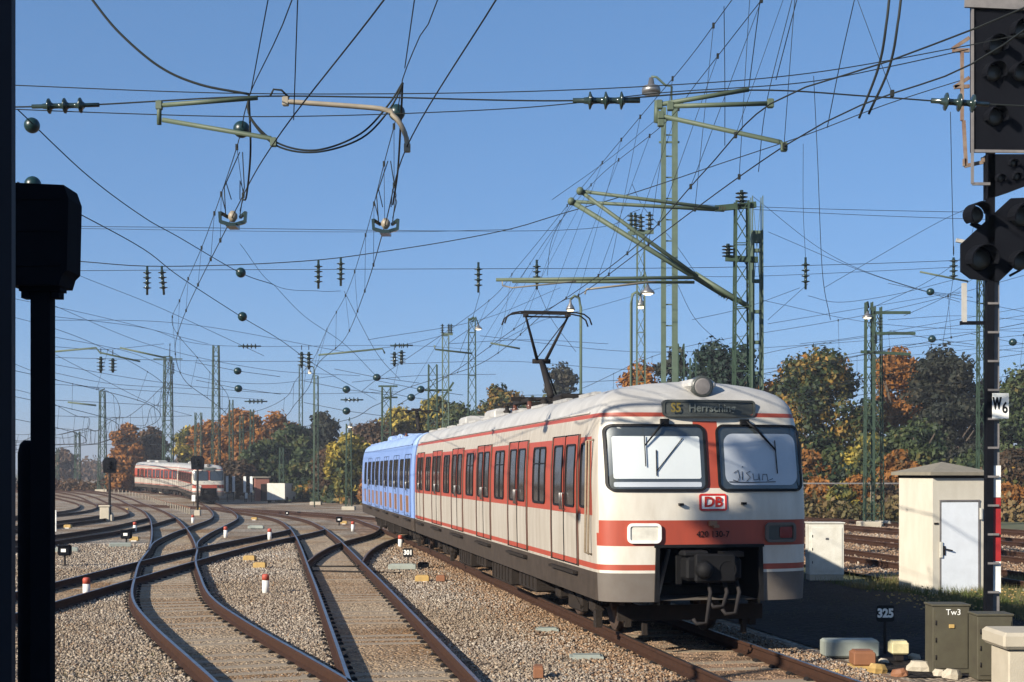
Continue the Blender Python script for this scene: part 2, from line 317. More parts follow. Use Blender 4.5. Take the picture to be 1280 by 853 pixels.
def lat(l, t): p = DN*l+DD*t; return Vector((p.x, p.y, 0))
# ------------------------------------------------------------------ tracks
A_PTS = [(0.9, 6), (-0.7, 11), (-2.66, 16.6), (-5.2, 23.4), (-6.8, 28.2), (-8.34, 34.2), (-9.6, 39.4), (-10.8, 45), (-11.95, 50.3), (-13.1, 57.6), (-14.3, 66.3), (-16.8, 82.5), (-21.3, 104), (-26.5, 126), (-30.1, 140), (-37.0, 163), (-47.4, 182), (-64, 206)]
B_PTS = [(0.66, 6), (-0.2, 11), (-1.22, 17.1), (-1.97, 21.6), (-3.48, 30.6), (-4.64, 37.4), (-6.27, 47), (-7.85, 56), (-9.7, 66), (-12.6, 80), (-16.6, 95), (-21.5, 110), (-26.2, 125)]
C_PTS = [(-9.3, 6), (-9.5, 28), (-9.55, 45), (-8.95, 60), (-9.6, 66)]
E_PTS = [(-10.8, 45), (-13.0, 54), (-16.4, 67.3), (-20.8, 84), (-28, 110), (-35.5, 134), (-45, 162), (-59, 192), (-93, 262), (-150, 380), (-190, 450)]
F_PTS = [(-17, 6), (-17, 30), (-17.2, 52), (-18.0, 66), (-20.8, 84)]
G_PTS = [(-22.2, 6), (-22.2, 50), (-23.0, 70), (-26, 92), (-32, 114), (-40, 138), (-50, 165), (-64, 194), (-98, 266), (-154, 382), (-194, 452)]
H_PTS = [(-4.9, 39), (-5.2, 44), (-5.25, 50), (-4.9, 57), (-5.2, 64)]
I_PTS = [(-29, 30), (-29.5, 70), (-32, 100), (-39, 130), (-50, 158), (-70, 196), (-104, 268)]
T_PTS = [tuple(lat(6.27, t).xy) for t in (-2, 10, 25, 45, 60, 72)]+[(-9.0, 84), (-13.8, 98), (-20.6, 112), (-29, 126), (-40, 138)]
RT = [[tuple(lat(l, t).xy) for t in (-5, 30, 70, 110, 150)]+[tuple(lat(l-k, t).xy) for k, t in ((7, 200), (22, 260))] for l in (17.9, 22.5, 27.2, 31.8)]
def L3(pts): return [Vector((x, y, 0)) for x, y in pts]
LINES = {}
PROF = [(-0.024, 0), (-0.036, -0.012), (-0.036, -0.038), (-0.010, -0.055), (-0.010, -0.135), (-0.070, -0.160), (-0.070, -0.172), (0.070, -0.172), (0.070, -0.160), (0.010, -0.135), (0.010, -0.055), (0.036, -0.038), (0.036, -0.012), (0.024, 0)]
def rail_mb(line, off, top):
    n = len(PROF); vs = []; fs = []; ms = []
    k = len(line)
    for i, p in enumerate(line):
        d = (line[min(i+1, k-1)]-line[max(i-1, 0)]).normalized(); nx = Vector((d.y, -d.x, 0)); c = p+nx*off
        for a, z in PROF: q = c+nx*a; vs.append((q.x, q.y, g(q.y)+z+0.0))
    mb = MB()
    mb.add(vs, [(i*n+j, i*n+j+1, (i+1)*n+j+1, (i+1)*n+j) for i in range(k-1) for j in range(n-1)], 0)
    mb.add(vs, [(i*n+n-1, i*n, (i+1)*n, (i+1)*n+n-1) for i in range(k-1)], 1)
    mb.add(vs[:n], [tuple(range(n))], 0)
    return mb
def cutdups(mb): return mb
SLEEPER = None
def track(name_pts, label, top='rail_top', sleepers=(0, 0), step=1.0, dense=0.62, fast=(12, 30)):
    line = smoothline(L3(name_pts), step); o = empty('railway_track', (line[0].x, line[0].y, 0), 0, label, 'track', 'tracks of the station throat')
    LINES[label] = line
    org = Vector((line[0].x, line[0].y, 0))
    for off in (-0.754, 0.754): rail_mb(line, off, top).build('rail', ['rust_rail', top], o, org)
    # sleepers, each with its rail fastenings
    acc = 0; last = None; cnt = 0; global SLEEPER
    fl = smoothline(L3(name_pts), 0.31)
    for i in range(2, len(fl)-1, 2):
        p = fl[i]
        if not (sleepers[0] < p.y < sleepers[1]) or cnt >= 100: continue
        d = (fl[i+1]-fl[i-1]).normalized()
        if SLEEPER is None:
            m = MB(); m.box((0, 0, -0.222), (2.6, 0.26, 0.10), bev=0.012)
            SLEEPER = m.build('sleeper', 'sleeper_wood', o)
            for s in (-1, 1):
                k = MB(); x = s*0.754; k.prism([(x-0.16, -0.178), (x+0.16, -0.178), (x+0.16, -0.150), (x+0.125, -0.128), (x+0.085, -0.150), (x+0.08, -0.166), (x-0.08, -0.166), (x-0.085, -0.150), (x-0.125, -0.128), (x-0.16, -0.150)], -0.06, 0.06, lambda a, b, h: Vector((a, h, b)))
                k.build('rail_fastening', 'iron_dark', SLEEPER)
            sl = SLEEPER
        else: sl = copy_tree(SLEEPER, o)
        sl.location = (p.x-org.x, p.y-org.y, g(p.y)-random.uniform(0, 0.016)); sl.rotation_euler = (0, 0, math.atan2(d.y, d.x)-math.pi/2); cnt += 1
    return o
track(A_PTS, 'curving track with shiny rails on the left, leading in an S to the distant train', sleepers=(13, 62))
track(B_PTS, 'bright railed track in the middle, between the curved track and the near train', sleepers=(13, 62))
track(C_PTS, 'straight dark railed track crossing under the curved track at the left', sleepers=(26, 62))
track(T_PTS, 'track carrying the near red and white train', sleepers=(12, 24))
track(E_PTS, 'track swinging far left past the yellow posts beside the distant train', step=2)
track(F_PTS, 'dark track at the left edge next to the small lattice-fronted gravel triangle', 'rail_dull', step=2)
track(G_PTS, 'second track from the left edge, curving away behind the dwarf signal', 'rail_dull', step=2)
track(I_PTS, 'outermost left track, mostly hidden by the black posts', 'rail_dull', step=2)
track(H_PTS, 'short crossover track linking the middle track with the near train track', 'rail_dull', sleepers=(38, 60))
rtl = ['nearest brown ballasted track right of the train, passing behind the shed', 'second brown track behind the cream shed', 'third brown track behind the cream shed', 'farthest brown track in front of the scrub bank']
for p, lb in zip(RT, rtl): track(p, lb, 'rail_dull', step=3)
def strip(name, pts, half, dz, m, step=2):
    line = smoothline(L3(pts), step); vs = []
    for i, p in enumerate(line):
        d = (line[min(i+1, len(line)-1)]-line[max(i-1, 0)]).normalized(); nx = Vector((d.y, -d.x, 0))
        for s in (-half, half): q = p+nx*s; vs.append((q.x, q.y, g(q.y)+dz))
    return tag(MB().add(vs, [(2*i, 2*i+1, 2*i+3, 2*i+2) for i in range(len(line)-1)]).build(name, m), kind='structure')
zz = 0
for pts in (A_PTS[:11], B_PTS[:9], C_PTS, H_PTS): strip('track_bed', pts, 0.68, -0.1815+zz, 'sand_bed'); zz += 0.0022
strip('track_bed', T_PTS[:8], 1.9, -0.186, 'ballast_brown')
strip('track_bed', [tuple(lat(24.8, t).xy) for t in (-5, 30, 70, 110, 150)], 9.3, -0.185, 'ballast_brown')
# loose stones of the ballast (uncountable)
def near_line(xy, line, d):
    L = np.array([(p.x, p.y) for p in line]); out = np.full(len(xy), 1e9)
    for i in range(0, len(L)-1):
        if L[i][1] > 60: break
        a = L[i]; b = L[i+1]; ab = b-a; t = np.clip(((xy-a) @ ab)/(ab @ ab), 0, 1); out = np.minimum(out, np.hypot(*(xy-(a+t[:, None]*ab)).T))
    return out
def stones():
    N = 330000
    yy = 13.5+(52-13.5)*rng.random(N)**1.15; xx = (rng.random(N)*2-1)*(0.40*yy); keep = np.ones(N, bool)
    xy = np.stack([xx, yy], 1)
    edge = (8.1-yy*DN.y)/DN.x
    keep &= xx < edge-0.1
    # less density at distance
    keep &= rng.random(N) < np.clip(26/yy, 0.25, 1)
    sandy = np.zeros(N, bool)
    for key, line in LINES.items():
        if line[0].y > 50 or 'brown' in key: continue
        d = near_line(xy, line, 1); ins = d < 0.66; sandy |= ins
        keep &= ~((d > 0.66) & (d < 0.85))
    keep &= ~(sandy & (rng.random(N) < 0.42))
    xy = xy[keep]; sandy = sandy[keep]
    M = 70000; l2 = rng.uniform(15.6, 34, M); t2 = rng.uniform(14, 85, M); far_ = np.stack([l2*DN.x+t2*DD.x, l2*DN.y+t2*DD.y], 1)
    rr = np.min(np.abs(np.stack([l2-q-o for q in (17.9, 22.5, 27.2, 31.8) for o in (-.754, .754)])), 0); far_ = far_[rr > 0.11]
    nn = len(xy); xy = np.concatenate([xy, far_]); sandy = np.concatenate([sandy, np.zeros(len(far_), bool)]); n = len(xy)
    r = rng.uniform(0.011, 0.028, n); r[sandy] *= 0.62; r *= 1+np.clip((xy[:, 1]-25)/40, 0, 0.7); r[nn:] *= 1.25
    base = np.array([(1, 0, 0), (0, 1, 0), (-1, 0, 0), (0, -1, 0), (0, 0, 1), (0, 0, -1)], float)
    V = base[None]*rng.uniform(0.65, 1.35, (n, 6, 1)); V += rng.normal(0, 0.16, V.shape)
    V *= rng.uniform(0.7, 1.3, (n, 1, 3)); a = rng.random(n)*6.283; c, s = np.cos(a), np.sin(a); b = rng.normal(0, .5, n); cb, sb = np.cos(b), np.sin(b)
    x, y, z = V[..., 0].copy(), V[..., 1].copy(), V[..., 2].copy()
    y, z = y*cb[:, None]-z*sb[:, None], y*sb[:, None]+z*cb[:, None]
    V = np.stack([x*c[:, None]-y*s[:, None], x*s[:, None]+y*c[:, None], z*0.8], -1)*r[:, None, None]
    gy = np.array([g(v) for v in xy[:, 1]])
    V[..., 0] += xy[:, 0, None]; V[..., 1] += xy[:, 1, None]; V[..., 2] += (gy-0.19+r*0.35+rng.uniform(0, 0.02, n)*(~sandy))[:, None]
    fb = np.array([(0, 1, 4), (1, 2, 4), (2, 3, 4), (3, 0, 4), (1, 0, 5), (2, 1, 5), (3, 2, 5), (0, 3, 5)])
    latl = xy[:, 0]*DN.x+xy[:, 1]*DN.y; pr = np.clip(1.25-np.abs(latl-6.27)/2.0, 0, 1)*(latl < 9)
    lr = rng.random(n) < np.maximum(pr*1.1, 0.05); lr[nn:] |= rng.random(n-nn) < 0.7
    for nm_, sel, mt_, lb_ in (('gravel', ~lr, 'gravel_stone', 'grey and tan loose ballast stones lying between the tracks'), ('rusty_gravel', lr, 'gravel_rusty', 'rust stained brown ballast stones along the near train track')):
        k = int(sel.sum()); tag(npmesh(nm_, V[sel].reshape(-1, 3), (fb[None]+(np.arange(k)*6)[:, None, None]).reshape(-1, 3), mt_), lb_, 'gravel', kind='stuff')
stones()

# ------------------------------------------------------------------ rail cars
WT = [(0.66, 1.53), (0.80, 1.54), (1.06, 1.55), (1.10, 1.55), (1.18, 1.55), (1.44, 1.555), (1.62, 1.56), (1.80, 1.56), (1.86, 1.56), (2.05, 1.56), (2.25, 1.56), (2.5, 1.555), (2.75, 1.54), (2.99, 1.525), (3.10, 1.505), (3.20, 1.49), (3.26, 1.475), (3.32, 1.455), (3.42, 1.43), (3.52, 1.37), (3.60, 1.28), (3.67, 1.14), (3.73, 0.93), (3.77, 0.66), (3.795, 0.32), (3.80, 0.0)]
def wz(z):
    for i in range(len(WT)-1):
        if z <= WT[i+1][0]:
            t = (z-WT[i][0])/(WT[i+1][0]-WT[i][0]); return WT[i][1]+(WT[i+1][1]-WT[i][1])*max(0, t)
    return 0
def u0(z):                                      # how far the front leans back with height
    if z < 1.9: return 0.0
    if z < 3.2: t = (z-1.9)/1.3; return 0.22*t**1.3
    t = max(0, (z-3.2)/0.60); return 0.22+0.62*t**2.8
NU = 0.55; NE = 3.6
def nose(v, z):
    w = max(wz(z), 1e-4); f = min(1, abs(v)/w); return u0(z)+NU*(1-(max(0, 1-f**NE))**(1/NE))
def npt(v, z, off=0):                           # point on the front, pushed off it by off
    e = 0.01; p = Vector((v, nose(v, z), z)); a = Vector((v+e, nose(v+e, z), z))-Vector((v-e, nose(v-e, z), z)); b = Vector((v, nose(v, z+e), z+e))-Vector((v, nose(v, z-e), z-e))
    n = a.cross(b).normalized()
    if n.y > 0: n = -n
    return p+n*off
def spt(u, z, off=0, side=-1): e = 0.01; w = wz(z); s = (wz(z+e)-wz(z-e))/(2*e); n = Vector((side, 0, -s)).normalized(); return Vector((side*w, u, z))+n*off
def rrect(a0, a1, b0, b1, r, n=5):
    pts = []
    for cx, cy, s in ((a1-r, b1-r, 0), (a0+r, b1-r, 1), (a0+r, b0+r, 2), (a1-r, b0+r, 3)):
        for k in range(n+1): a = math.pi/2*(s+k/n); pts.append((cx+r*math.cos(a), cy+r*math.sin(a)))
    return pts
def patch(mb, fn, a0, a1, b0, b1, r, off, mi=0, rings=5, seg=5):
    out = []; ca, cb = (a0+a1)/2, (b0+b1)/2; base = []
    for (x, y), nx in zip(rrect(a0, a1, b0, b1, r, seg), range(999)): base.append((x, y))
    # densify the straight runs
    dn = []
    for i in range(len(base)):
        x, y = base[i]; X, Y = base[(i+1) % len(base)]; L = math.hypot(X-x, Y-y); k = max(1, int(L/0.12))
        for j in range(k): dn.append((x+(X-x)*j/k, y+(Y-y)*j/k))
    n = len(dn); vs = [fn(ca, cb, off)]
    for q in range(1, rings+1):
        t = q/rings
        for x, y in dn: vs.append(fn(ca+(x-ca)*t, cb+(y-cb)*t, off))
    fs = [(0, 1+j, 1+(j+1) % n) for j in range(n)]
    for q in range(rings-1):
        for j in range(n): fs.append((1+q*n+j, 1+(q+1)*n+j, 1+(q+1)*n+(j+1) % n, 1+q*n+(j+1) % n))
    mb.add(vs, fs, mi, True); return mb
def ring(mb, fn, a0, a1, b0, b1, r, wd, off0, off1, mi=0, seg=5):
    def dens(base, ref):
        return base
    o = rrect(a0, a1, b0, b1, r, seg); i_ = rrect(a0+wd, a1-wd, b0+wd, b1-wd, max(0.01, r-wd), seg)
    oo, ii = [], []
    n0 = len(o)
    for k in range(n0):
        x, y = o[k]; X, Y = o[(k+1) % n0]; x2, y2 = i_[k]; X2, Y2 = i_[(k+1) % n0]; m = max(1, int(math.hypot(X-x, Y-y)/0.12))
        for j in range(m): oo.append((x+(X-x)*j/m, y+(Y-y)*j/m)); ii.append((x2+(X2-x2)*j/m, y2+(Y2-y2)*j/m))
    n = len(oo); vs = [fn(x, y, off0) for x, y in oo]+[fn(x, y, off1) for x, y in oo]+[fn(x, y, off1) for x, y in ii]+[fn(x, y, off0) for x, y in ii]
    fs = [(q*n+j, q*n+(j+1) % n, (q+1)*n+(j+1) % n, (q+1)*n+j) for q in range(3) for j in range(n)]
    mb.add(vs, fs, mi); return mb
def car_body(L, scheme, rear_flat=True, cab=True):
    fr = [0, .12, .24, .36, .47, .56, .66, .75, .83, .89, .93, .96, .98, .992, 1.0]
    us = []
    zs = [a for a, b in WT]; mb = MB(); rows = []
    nst = max(4, int(L/1.0))
    for z in zs:
        w = wz(z); row = []
        if cab:
            uN = u0(z)+NU; uu = [L-(L-uN)*k/nst for k in range(nst)]
            row += [(-w, u, z) for u in uu]+[(-w*f, nose(w*f, z) if w > 0.001 else u0(z)+NU*(1-(max(0, 1-f**NE))**(1/NE)), z) for f in reversed(fr)]
            row += [(w*f, nose(w*f, z) if w > 0.001 else u0(z)+NU*(1-(max(0, 1-f**NE))**(1/NE)), z) for f in fr[1:]]+[(w, u, z) for u in reversed(uu)]
        else:
            uu = [L-L*k/nst for k in range(nst)]
            row += [(-w, u, z) for u in uu]+[(-w*f, 0, z) for f in reversed(fr)]+[(w*f, 0, z) for f in fr[1:]]+[(w, u, z) for u in reversed(uu)]
        rows.append(row)
    n = len(rows[0]); vs = [p for r in rows for p in r]; nf = len(fr)
    mats_of = scheme
    for i in range(len(zs)-1):
        zc = (zs[i]+zs[i+1])/2
        for j in range(n-1):
            a = rows[i][j]; b = rows[i][j+1]; vc = (a[0]+b[0])/2; uc = (a[1]+b[1])/2; front = nst <= j < nst+2*nf-2
            if cab and front and zc < 1.44 and abs(vc) < wz(zc)*0.47: continue
            mi = mats_of(zc, uc, vc, front and abs(vc) < 0.985*wz(zc))
            mb.f.append((i*n+j, i*n+j+1, (i+1)*n+j+1, (i+1)*n+j)); mb.m.append(mi); mb.sm.append(True)
    mb.v = vs
    # rear end wall and floor
    rear = [r[0] for r in rows]+[r[-1] for r in reversed(rows[:-1])]
    mb.add(rear, [tuple(range(len(rear)))], mats_of(2, L-0.1, 0, False))
    fl = [p for p in rows[0]]; mb.add([(p[0], p[1], p[2]+0.02) for p in fl if abs(p[0]) > 0.8 or True], [tuple(range(n))], 3)
    return mb
def red_scheme(z, u, v, front):                 # 0 white, 1 red, 2 roof, 3 skirt
    if z < 1.06: return 3
    if 1.10 < z < 1.18: return 1
    if 3.26 < z < 3.32: return 1
    if z > 3.32: return 2
    if front: return 1 if (1.44 < z < 1.80 or (1.86 < z < 3.2 and abs(v) < 0.10 and z > 2.25)) else 0
    if 1.86 < z < 2.99 and u > 0.75: return 1
    return 0
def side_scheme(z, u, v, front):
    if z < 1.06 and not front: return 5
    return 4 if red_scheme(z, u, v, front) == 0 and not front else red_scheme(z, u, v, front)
def blue_scheme(z, u, v, front):
    if z < 1.06: return 3
    return 2 if z > 3.32 else 0
def bogie(parent, u, nm='bogie'):
    m = MB()
    for s in (-1, 1):
        m.box((s*1.0, u, 0.50), (0.14, 3.1, 0.22), bev=0.03); m.box((s*1.06, u, 0.36), (0.12, 1.0, 0.30), bev=0.03)
        for k in (-1.25, 1.25): m.box((s*1.05, u+k, 0.46), (0.2, 0.34, 0.34), bev=0.05); m.lathe((s*0.98, u+k*0.62, 0.5), [(0.09, 0), (0.09, 0.32)], n=10)
        m.bar((s*1.12, u-0.5, 0.30), (s*1.12, u+0.5, 0.62), 0.05); m.box((s*1.16, u-1.75, 0.25), (0.10, 0.16, 0.26))
    m.box((0, u, 0.55), (1.9, 0.5, 0.25)); b = m.build(nm, 'underframe', parent)
    for k in (-1.25, 1.25):
        for s in (-1, 1):
            MB().lathe((s*0.72, u+k, 0.435), [(0.10, -0.09), (0.10, -0.05), (0.40, -0.03), (0.43, -0.075), (0.455, -0.07), (0.425, 0.06), (0.40, 0.06), (0.37, 0.02), (0.12, 0.04), (0.12, 0.09)], (1, 0, 0) if s > 0 else (-1, 0, 0), 28).build('wheel', 'wheel_steel', b)
def side_details(root, L, bays, paint, kind, cab, detail=True):
    for side in ((-1, 1) if detail else (-1,)):
        fn = lambda a, b, o, s=side: spt(a, b, o, s)
        for i in range(len(bays)-1):
            a, b = bays[i], bays[i+1]; door = (i % 2 == 0); c = (a+b)/2
            if door:
                m = MB()
                for d0, d1 in ((a+0.10, c-0.008), (c+0.008, b-0.10)):
                    patch(m, fn, d0, d1, 1.86, 3.02, 0.03, 0.012, 0); patch(m, fn, d0, d1, 1.185, 1.858, 0.01, 0.012, 1); patch(m, fn, d0, d1, 1.105, 1.183, 0.01, 0.012, 0)
                    ring(m, fn, d0, d1, 1.09, 3.04, 0.02, 0.008, 0.0, 0.021, 2)
                dr = m.build('door', [paint[0], paint[1], 'rubber'], root)
                for d0, d1 in ((a+0.24, c-0.12), (c+0.12, b-0.24)):
                    m = MB(); ring(m, fn, d0, d1, 1.95, 2.90, 0.06, 0.03, 0.012, 0.03, 1); patch(m, fn, d0+0.03, d1-0.03, 1.98, 2.87, 0.04, 0.016, 0); m.build('door_window', ['dark_glass', 'rubber'], dr)
                if detail:
                    m = MB()
                    for q in (c-0.07, c+0.07): m.tube([fn(q, 1.9, 0.012), fn(q, 1.9, 0.06), fn(q, 2.15, 0.06), fn(q, 2.15, 0.012)], 0.014, 6)
                    m.build('handle', 'steel', dr)
                for q in (a+0.04, b-0.04): MB().tube([fn(q, 1.08+k*0.14, 0.010) for k in range(15)], 0.017, 5).build('door_post', 'post_brown' if kind == 'red' else paint[2], root)
                m = MB(); m.bar(fn(a+0.1, 0.98, 0.03), fn(b-0.1, 0.98, 0.03), 0.10, 0.04); m.build('step', 'underframe', root)
            else:
                w = MB(); ring(w, fn, c-0.52, c+0.52, 1.95, 2.90, 0.09, 0.035, 0.0, 0.022, 1); ring(w, fn, c-0.022, c+0.022, 1.97, 2.88, 0.01, 0.02, 0.0, 0.02, 1)
                w.bar(fn(c-0.5, 2.62, 0.012), fn(c+0.5, 2.62, 0.012), 0.025, 0.02, 1)
                wf = w.build('window_frame', [paint[0], 'rubber'], root)
                for x0, x1 in ((c-0.485, c-0.022), (c+0.022, c+0.485)): patch(MB(), fn, x0, x1, 1.985, 2.865, 0.05, 0.006, 0).build('pane', 'dark_glass', wf)
            if kind == 'blue':
                m = MB(); ring(m, fn, c-0.5, c+0.5, 1.15, 1.78, 0.05, 0.05, 0.0, 0.02, 1); patch(m, fn, c-0.45, c-0.04, 1.2, 1.73, 0.03, 0.016, 0); patch(m, fn, c+0.04, c+0.45, 1.2, 1.73, 0.03, 0.016, 0)
                m.build('lower_panel', ['brown_panel', 'blue_paint'], root)
def underboxes(root, L):
    k = 5.5
    for w, h in ((1.6, .42), (2.2, .5), (1.2, .36), (1.9, .48)):
        for s in (-1, 1):
            m = MB(); m.box((s*1.15, k+w/2, 0.62-h/2+0.14), (0.5, w, h), bev=0.03)
            for q in range(int(w/0.35)): m.bar((s*1.41, k+0.2+q*0.35, 0.72-h+0.1), (s*1.41, k+0.2+q*0.35, 0.72), 0.03)
            m.bar((s*1.2, k-0.1, 0.60), (s*1.2, k+w+0.4, 0.60), 0.05); m.build('equipment_box', 'underframe', root)
        k += w+0.9
        if k > L-5.5: break
    m = MB(); m.box((0, L/2, 0.74), (2.3, L-1.6, 0.16)); m.build('underframe', 'underframe', root)
def roofz(v):
    lo, hi = 3.3, 3.80
    for _ in range(25):
        mid = (lo+hi)/2
        if wz(mid) > abs(v): lo = mid
        else: hi = mid
    return lo
def make_car(loc, rz, L, kind, label, group, cab=True, detail=True, bays=None, number=False):
    root = empty('rail_car', loc, rz, label, 'train car', group)
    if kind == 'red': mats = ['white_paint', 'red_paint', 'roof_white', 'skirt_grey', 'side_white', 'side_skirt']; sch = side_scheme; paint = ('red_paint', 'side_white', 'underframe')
    else: mats = ['blue_paint', 'blue_paint', 'blue_roof', 'side_skirt']; sch = blue_scheme; paint = ('blue_paint', 'blue_paint', 'blue_trim')
    car_body(L, sch, cab=cab).build('body', mats, root)
    side_details(root, L, bays, paint, kind, cab, detail)
    bogie(root, 3.6); bogie(root, L-3.6); underboxes(root, L)
    # roof ribs and gutters
    m = MB()
    for s in (-1, 1):
        m.tube([(s*(wz(3.34)+0.012), u0(3.3)+0.9+k*(L-1.8)/12, 3.345) for k in range(13)], 0.018, 5)
        k = 2.0
        while k < L-1: 
            m.bar((s*1.12, k, roofz(1.12)+0.01), (s*1.12, k+1.1, roofz(1.12)+0.01), 0.10, 0.05); k += 2.0
    m.build('roof_gutter', mats[2], root)
    for uu, w in ((L*0.66, 1.5), (L*0.86, 1.3)):
        m = MB(); m.box((0, uu, 3.88), (1.2, w, 0.26), bev=0.06)
        for q in range(5): m.box((0, uu-w/2+0.2+q*w/5, 4.02), (0.9, 0.04, 0.03))
        m.build('roof_vent', mats[2], root)
    if cab:
        # windscreens
        for s, lo, hi, bl in ((-1, -1.44, -0.01, 'blind_white'), (1, 0.145, 1.45, 'blind_grey')):
            m = MB(); ring(m, npt, lo, hi, 2.20, 3.15, 0.12, 0.036, -0.01, 0.030, 0); fo = m.build('windscreen_frame', 'rubber', root)
            m = MB(); patch(m, npt, lo+0.03, hi-0.03, 2.23, 3.12, 0.10, 0.003, 0, 10); m.build('dark_cab', 'display_black', fo)
            m = MB()
            if s < 0: patch(m, npt, lo+0.10, hi-0.09, 2.38, 2.98, 0.03, 0.013, 0, 10); patch(m, npt, lo+0.10, hi-0.09, 2.265, 2.335, 0.02, 0.013, 1, 4)
            else: patch(m, npt, lo+0.11, hi-0.08, 2.29, 3.02, 0.14, 0.013, 0, 10)
            if detail: m.build('sun_blind', [bl, 'blind_grey'], fo)
            patch(MB(), npt, lo+0.03, hi-0.03, 2.23, 3.12, 0.09, 0.024, 0, 10).build('windscreen', 'thin_glass', fo)
            m = MB(); px = -0.78 if s < 0 else 0.78*0.55+0.15
            if s < 0: m.tube([npt(-0.62, 3.17, 0.05), npt(-0.72, 3.05, 0.07), npt(-0.9, 2.84, 0.05)], [0.022, 0.016, 0.010], 6); m.tube([npt(-0.90, 2.98, 0.045), npt(-0.90, 2.55, 0.04)], 0.008, 5); m.tube([npt(-0.35, 2.95, 0.03), npt(-0.75, 2.48, 0.03)], 0.007, 5); m.tube([npt(-0.74, 2.78, 0.03), npt(-0.75, 2.42, 0.03)], 0.008, 5)
            else: m.tube([npt(0.60, 3.20, 0.05), npt(0.75, 3.06, 0.07), npt(1.02, 2.78, 0.05)], [0.026, 0.02, 0.012], 6); m.tube([npt(1.02, 2.92, 0.04), npt(1.03, 2.45, 0.04)], 0.008, 5)
            m.box(npt(-0.60 if s < 0 else 0.58, 3.18, 0.04), (0.12, 0.06, 0.08)); m.build('wiper', 'rubber', fo)
        # headlights
        for s, lens in ((-1, 'lens_clear'), (1, 'lens_red')):
            c = s*1.0 + 0.06; m = MB(); ring(m, npt, c-0.235, c+0.235, 1.48, 1.76, 0.07, 0.04, -0.01, 0.05, 0)
            h = m.build('headlight', 'sign_white' if s < 0 else 'skirt_grey', root)
            m = MB(); patch(m, npt, c-0.195, c+0.195, 1.52, 1.72, 0.04, 0.03, 0) if s < 0 else patch(m, npt, c-0.195, c+0.195, 1.52, 1.72, 0.04, 0.02, 1)
            if s > 0: patch(m, npt, c-0.02, c+0.18, 1.54, 1.70, 0.03, 0.032, 0)
            m.build('lens', [lens, 'display_black'], h)
        # destination board, top lamp
        fnD = lambda a, b, o: Vector((a, nose(0.45, 3.36)-0.10-o+0.10*min(1, abs(a)/0.65)**3, b))
        m = MB(); ring(m, fnD, -0.62, 0.76, 3.26, 3.50, 0.06, 0.03, -0.35, 0.02, 0); patch(m, fnD, -0.60, 0.74, 3.28, 3.48, 0.05, -0.005, 1)
        db = m.build('destination_display', ['display_black', 'grey_text'], root)
        if number:
            patch(MB(), fnD, -0.585, 0.725, 3.29, 3.47, 0.03, 0.0, 0).build('display_panel', 'display_black', db)
            yD = nose(0.45, 3.36)-0.115
            textmesh('route_number', 'S5', 0.18, 'yellow_text', db, (-0.45, yD, 3.38), (R(90), 0, 0), 0.9, bold=0.004)
            textmesh('destination_text', 'Herrsching', 0.155, 'grey_text', db, (0.08, yD, 3.38), (R(90), 0, 0), 1.0, bold=0.003)
        m = MB(); c = Vector((0.02, 0.36, 3.70)); m.lathe(c, [(0.08, 0.40), (0.15, 0.34), (0.16, 0.04), (0.155, 0.0), (0.13, -0.005)], (0, 1, 0), 24, 0); m.box((0.02, 0.72, 3.73), (0.42, 0.7, 0.16), bev=0.06, mi=1)
        tl = m.build('top_lamp', ['display_black', 'roof_white'], root); MB().lathe(c+Vector((0, 0.005, 0)), [(0.14, -0.006), (0.10, -0.015), (0.02, -0.02)], (0, 1, 0), 24).build('lens', 'mast_grey', tl)
        # bonnet opening: dark recess with coupler
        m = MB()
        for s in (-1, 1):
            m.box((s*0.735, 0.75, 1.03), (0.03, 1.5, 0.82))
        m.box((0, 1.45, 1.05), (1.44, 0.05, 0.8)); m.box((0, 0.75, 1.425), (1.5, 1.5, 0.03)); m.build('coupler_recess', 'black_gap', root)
        m = MB(); m.prism([(-0.80, 1.46), (0.80, 1.46), (0.80, 1.42), (-0.80, 1.42)], -0.03, 0.06, lambda a, b, h: Vector((a, h, b)))
        for s in (-1, 1): m.prism([(s*0.73, 1.44), (s*0.78, 1.44), (s*0.80, 0.66), (s*0.73, 0.66)][::s], -0.025, 0.08, lambda a, b, h: Vector((a, h, b)))
        m.build('recess_edge', 'rubber', root)
        m = MB(); m.bar((-0.5, 0.3, 1.38), (-0.70, 0.2, 0.70), 0.03, 0.05); m.build('strut', 'steel', root)
        m = MB(); m.box((0.0, 0.05, 1.13), (0.80, 0.55, 0.34), bev=0.05); m.box((0.0, -0.24, 1.14), (0.58, 0.10, 0.40), bev=0.03, mi=1)
        m.lathe((-0.17, -0.29, 1.12), [(0.13, 0.0), (0.10, -0.10), (0.03, -0.14)], (0, 1, 0), 16, 1); m.lathe((0.17, -0.27, 1.12), [(0.15, 0.0), (0.12, -0.03), (0.11, 0.02)], (0, 1, 0), 16, 0)
        m.box((-0.25, -0.05, 1.34), (0.35, 0.3, 0.08), bev=0.02, mi=1); m.box((0.28, -0.1, 1.33), (0.3, 0.25, 0.07), mi=0)
        m.bar((-0.42, 0.1, 1.3), (-0.42, 0.1, 0.9), 0.07); m.bar((0.42, 0.1, 1.3), (0.42, 0.1, 0.9), 0.07)
        cp = m.build('coupler', ['coupler_dark', 'coupler_dark'], root)
        for x0, dr in ((-0.22, 0.55), (0.02, 0.32), (0.2, 0.42)):
            MB().tube([(x0+0.16, -0.1, 0.95), (x0+0.17, -0.2, 0.80), (x0+0.10, -0.24, 0.93-dr), (x0-0.04, -0.22, 0.92-dr), (x0-0.08, -0.2, 0.99-dr)], 0.030, 7).build('brake_hose', 'hose_dark', cp)
        m = MB(); m.box((0, 0.9, 0.42), (2.2, 0.08, 0.22)); 
